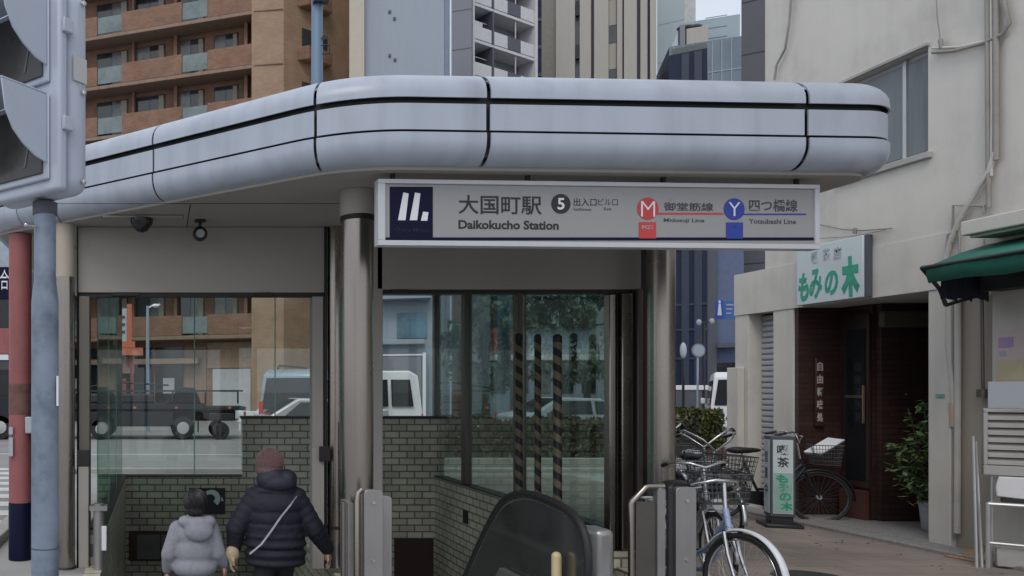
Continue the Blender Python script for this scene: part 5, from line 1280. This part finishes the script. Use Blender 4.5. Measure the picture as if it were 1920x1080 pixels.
# ================================================================ PEOPLE
def fused(parts, name, m, parent, voxel=.012, sm=6):
    me = bpy.data.meshes.new(name); inv = PM[parent.name].inverted()
    me.from_pydata([tuple(inv@v) for v in parts.v],[],parts.f); me.update()
    bm=bmesh.new(); bm.from_mesh(me); bmesh.ops.recalc_face_normals(bm,faces=bm.faces); bm.to_mesh(me); bm.free()
    o = bpy.data.objects.new(name, me); COL.objects.link(o)
    r = o.modifiers.new('r','REMESH'); r.mode='VOXEL'; r.voxel_size=voxel
    s = o.modifiers.new('s','SMOOTH'); s.factor=.5; s.iterations=sm
    dg = bpy.context.evaluated_depsgraph_get(); m2 = bpy.data.meshes.new_from_object(o.evaluated_get(dg))
    bpy.data.objects.remove(o); bpy.data.meshes.remove(me)
    for p_ in m2.polygons: p_.use_smooth = True
    return link(name, m2, m, parent, smooth=0)
M_skin = mat('skin', (.42,.26,.19), .55, var=.06, scale=20)
M_puff = mat('navy_puffer', (.009,.010,.020), .75, var=.3, scale=9, bump=.55, bscale=17)
M_puffh = mat('hood_lining', (.015,.016,.032), .65, var=.25, scale=7, bump=.2, bscale=30)
M_knit = mat('mauve_knit', (.155,.088,.088), .95, var=.25, scale=60, bump=.6, bscale=160)
M_hood = mat('grey_hoodie', (.25,.26,.295), .9, var=.14, scale=14, bump=.28, bscale=24)
M_trou = mat('dark_trousers', (.03,.03,.036), .85)
M_hair = mat('black_hair', (.012,.011,.012), .5, var=.4, scale=30)
M_shoe = mat('grey_shoes', (.12,.12,.13), .6)
M_glove = mat('beige_glove', (.42,.34,.23), .9, var=.2, scale=40, bump=.3)
M_strap = mat('pale_strap', (.45,.45,.47), .5)
def hand(m, wrist, dirv, palm_n, L, side=1):
    d = Vector(dirv).normalized(); n = Vector(palm_n).normalized(); w = d.cross(n).normalized()*side
    c = Vector(wrist)
    m.cap(c, c+d*L*.25, L*.16, L*.20); 
    for k,(o,l) in enumerate(((-.15,.42),(-.05,.48),(.05,.46),(.15,.36))):
        a = c+d*L*.42+w*L*o*1.3; b_ = a+d*L*l*.55+n*L*.06; e = b_+d*L*l*.35+n*L*.14
        m.cap(c+d*L*.15+w*L*o, a, L*.085, L*.075,8); m.cap(a,b_,L*.07,L*.062,8); m.cap(b_,e,L*.062,L*.05,8)
    a = c+d*L*.10-w*L*.18; b_ = a+d*L*.2-w*L*.14+n*L*.06; e=b_+d*L*.18+n*L*.06
    m.cap(a,b_,L*.085,L*.07,8); m.cap(b_,e,L*.07,L*.055,8)
def person(label, loc, H, lean, arms, build_, name='person'):
    pass
# --- adult: seen from behind, walking down the stairs, H about 1.5 m
AX, AY, AZ = .93, 6.45, -.32
AD = thing('person', 'person in dark navy puffer jacket and mauve knit hat, seen from behind', 'person', (AX,AY,AZ))
def A(x,y,z): return Vector((AX+x,AY+y,AZ+z))
m = MB()                                   # body: one continuous surface
m.ell(A(-.03,.02,1.36),(.078,.095,.115)); m.ell(A(-.03,.05,1.31),(.06,.075,.08)); m.cap(A(0,0,1.16),A(-.02,.01,1.28),.055,.05)
m.ell(A(-.03,.12,1.355),(.014,.02,.022)); 
for s in (-1,1): m.ell(A(-.03+s*.08,.015,1.35),(.012,.022,.032))
m.ell(A(0,0,1.05),(.17,.10,.14)); m.ell(A(0,0,.88),(.14,.10,.16)); m.ell(A(0,0,.74),(.155,.115,.12))
sh = {-1:A(-.17,0,1.10), 1:A(.17,0,1.10)}; elb={-1:A(-.31,-.02,.87), 1:A(.30,-.03,.86)}; wr={-1:A(-.33,.03,.66), 1:A(.42,.02,.66)}
for s in (-1,1): m.cap(sh[s],elb[s],.055,.042); m.cap(elb[s],wr[s],.042,.028)
hip={-1:A(-.08,0,.72),1:A(.08,0,.72)}; kn={-1:A(-.085,.03,.40),1:A(.085,.14,.42)}; an={-1:A(-.085,-.02,.07),1:A(.085,.10,.09)}
for s in (-1,1): m.cap(hip[s],kn[s],.082,.056); m.cap(kn[s],an[s],.055,.036); m.cap(an[s]+Vector((0,0,-.02)),an[s]+Vector((0,.14,-.035)),.036,.028)
hand(m,wr[1],(.25,.05,-1),(-1,0,.1),.16,1); hand(m,wr[-1],(-.05,.1,-1),(1,0,.1),.16,-1)
fused(m,'body',M_skin,AD,.0075,3)
m = MB()
for s in (-1,1): m.cap(hip[s],kn[s],.105,.078); m.cap(kn[s],an[s]+Vector((0,0,.02)),.075,.06)
m.ell(A(0,0,.76),(.18,.14,.13)); fused(m,'trousers',M_trou,AD,.012,5)
m = MB()
for s in (-1,1): m.cap(an[s]+Vector((0,-.03,-.03)),an[s]+Vector((0,.16,-.035)),.05,.042)
fused(m,'shoes',M_shoe,AD,.009,4)
m = MB()                                   # puffer jacket: stacked quilted rings
for i in range(9):
    z = .60+.072*i; w_ = (.250,.256,.256,.252,.247,.243,.240,.232,.195)[i]; d_ = (.18,.185,.185,.18,.176,.171,.167,.153,.135)[i]
    m.ell(A(0,0,z),(w_,d_,.058),28,9)
for zz_ in (.66,.76,.86,.96,1.06): m.ell(A(0,0,zz_),(.243,.172,.13),28,11)
m.ell(A(0,.0,1.175),(.15,.125,.07),24,9)
for s in (-1,1):
    P0,P1,P2 = sh[s]+Vector((-s*.015,0,.01)),elb[s]+Vector((s*.01,0,0)),wr[s]+Vector((0,0,.04))
    for i in range(5): c=P0.lerp(P1,i/4.5); m.ell(c,(.100-.004*i,.102-.004*i,.075),18,9,(P1-P0).to_track_quat('Z','Y').to_matrix())
    for i in range(5): c=P1.lerp(P2,i/4); m.ell(c,(.083-.006*i,.085-.006*i,.055),18,9,(P2-P1).to_track_quat('Z','Y').to_matrix())
    m.cap(P0,P1,.093,.080); m.cap(P1,P2,.079,.058)
fused(m,'jacket',M_puff,AD,.0095,6)
m = MB()                                   # hood bunched at the nape, up over the lower hat
m.ell(A(.01,-.06,1.235),(.155,.10,.085),24,12); m.ell(A(.085,-.04,1.27),(.085,.10,.075),20,10); m.ell(A(-.075,-.04,1.26),(.085,.10,.08),20,10); m.ell(A(-.03,-.075,1.275),(.10,.07,.085),20,10)
fused(m,'hood',M_puffh,AD,.011,5)
m = MB(); m.ell(A(-.045,.005,1.385),(.112,.122,.112),24,14); m.ell(A(-.035,.0,1.44),(.075,.085,.062),18,10); m.ell(A(-.05,.0,1.33),(.112,.122,.06),24,10)
fused(m,'knit_hat',M_knit,AD,.011,6)
m = MB()
for i in range(44):
    th = 2*pi*i/44; m.tube([A(-.045+.109*sin(p_)*cos(th),.005+.119*sin(p_)*sin(th),1.385+.125*cos(p_)) for p_ in (.35,.7,1.05,1.4,1.7)],[.003,.0055,.0065,.0065,.006],5)
m.build('knit_ribs',M_knit,AD)
def strap_y(x,z): return -.245
m = MB(); pts = [A(.16,-.09,1.13),A(.10,-.165,1.08),A(.01,-.20,.98),A(-.06,-.205,.88),A(-.14,-.20,.77),A(-.22,-.12,.68)]
for a,c in zip(pts,pts[1:]): m.bar(a,c,.004,.014,(0,0,1))
m.build('strap',M_strap,AD)
# beige gloves on the left hand
m = MB(); hand(m,wr[-1]+Vector((-.02,-.05,.02)),(-.15,.1,-1),(1,0,.1),.20,-1); m.ell(wr[-1]+Vector((-.02,-.05,.0)),(.06,.06,.07)); fused(m,'glove',M_glove,AD,.008,3)
# --- child: grey hoodie
KX, KY, KZ = .275, 6.42, -.32
KD = thing('person', 'child with short black hair in a pale grey blue hoodie, seen from behind', 'person', (KX,KY,KZ))
def K(x,y,z): return Vector((KX+x,KY+y,KZ+z))
m = MB()
m.ell(K(.01,.02,1.07),(.07,.085,.10)); m.ell(K(.01,.05,1.02),(.05,.06,.06)); m.cap(K(0,0,.90),K(.01,.01,1.0),.042,.04); m.ell(K(.01,.105,1.06),(.012,.015,.018))
for s in (-1,1): m.ell(K(.01+s*.071,.015,1.065),(.012,.02,.028))
m.ell(K(0,0,.80),(.13,.08,.12)); m.ell(K(0,0,.66),(.11,.08,.13)); m.ell(K(0,0,.56),(.115,.09,.09))
ksh={-1:K(-.13,0,.86),1:K(.13,0,.86)}; kel={-1:K(-.205,-.01,.66),1:K(.19,-.01,.67)}; kwr={-1:K(-.215,.05,.50),1:K(.24,.03,.55)}
for s in (-1,1): m.cap(ksh[s],kel[s],.04,.032); m.cap(kel[s],kwr[s],.032,.022)
kh={-1:K(-.06,0,.55),1:K(.06,0,.55)}; kk={-1:K(-.065,.10,.31),1:K(.065,.02,.30)}; ka={-1:K(-.065,.06,.06),1:K(.065,-.03,.055)}
for s in (-1,1): m.cap(kh[s],kk[s],.065,.045); m.cap(kk[s],ka[s],.043,.03); m.cap(ka[s]+Vector((0,0,-.015)),ka[s]+Vector((0,.11,-.028)),.03,.024)
hand(m,kwr[1],(.2,.1,-1),(-1,0,.1),.13,1); hand(m,kwr[-1],(0,.2,-1),(1,0,.1),.13,-1)
fused(m,'body',M_skin,KD,.0065,3)
m = MB(); m.ell(K(.01,.0,1.085),(.092,.105,.098),22,12); m.ell(K(.01,-.03,1.02),(.08,.06,.06)); hr_ = fused(m,'hair',M_hair,KD,.008,4)
rnd = random.Random(3); m = MB()
for i in range(110):
    th = rnd.uniform(0,2*pi); pts = []
    for j in range(6):
        ph = .25+(1.55+rnd.uniform(-.1,.25))*j/5; q = 1.015+.02*rnd.random()
        pts.append(K(.01+.092*q*sin(ph)*cos(th+.12*j), .105*q*sin(ph)*sin(th+.12*j), 1.085+.098*q*cos(ph)-.012*(j==5)))
    m.tube(pts,[.004,.006,.006,.005,.004,.0015],5)
m.build('hair_locks',M_hair,KD)
m = MB(); m.ell(K(0,0,.83),(.185,.12,.12),24,12); m.ell(K(0,0,.70),(.175,.125,.16),24,12); m.ell(K(0,0,.56),(.185,.14,.10),24,12); m.ell(K(0,0,.92),(.10,.085,.07))
for s in (-1,1): m.cap(ksh[s],kel[s],.075,.064); m.cap(kel[s],kwr[s]+Vector((0,0,.03)),.062,.046)
fused(m,'hoodie',M_hood,KD,.0095,12)
m = MB(); m.ell(K(.03,-.10,.86),(.12,.06,.085),22,12); m.ell(K(-.07,-.05,.93),(.065,.075,.05)); m.ell(K(.11,-.05,.93),(.065,.075,.05)); m.ell(K(.03,-.08,.93),(.10,.06,.045)); fused(m,'hood',M_hood,KD,.0095,14)
m = MB()
for s in (-1,1): m.cap(kh[s],kk[s],.08,.06); m.cap(kk[s],ka[s]+Vector((0,0,.02)),.058,.05)
fused(m,'trousers',M_trou,KD,.011,5)
m = MB()
for s in (-1,1): m.cap(ka[s]+Vector((0,-.02,-.02)),ka[s]+Vector((0,.12,-.025)),.04,.034)
fused(m,'shoes',M_shoe,KD,.008,4)
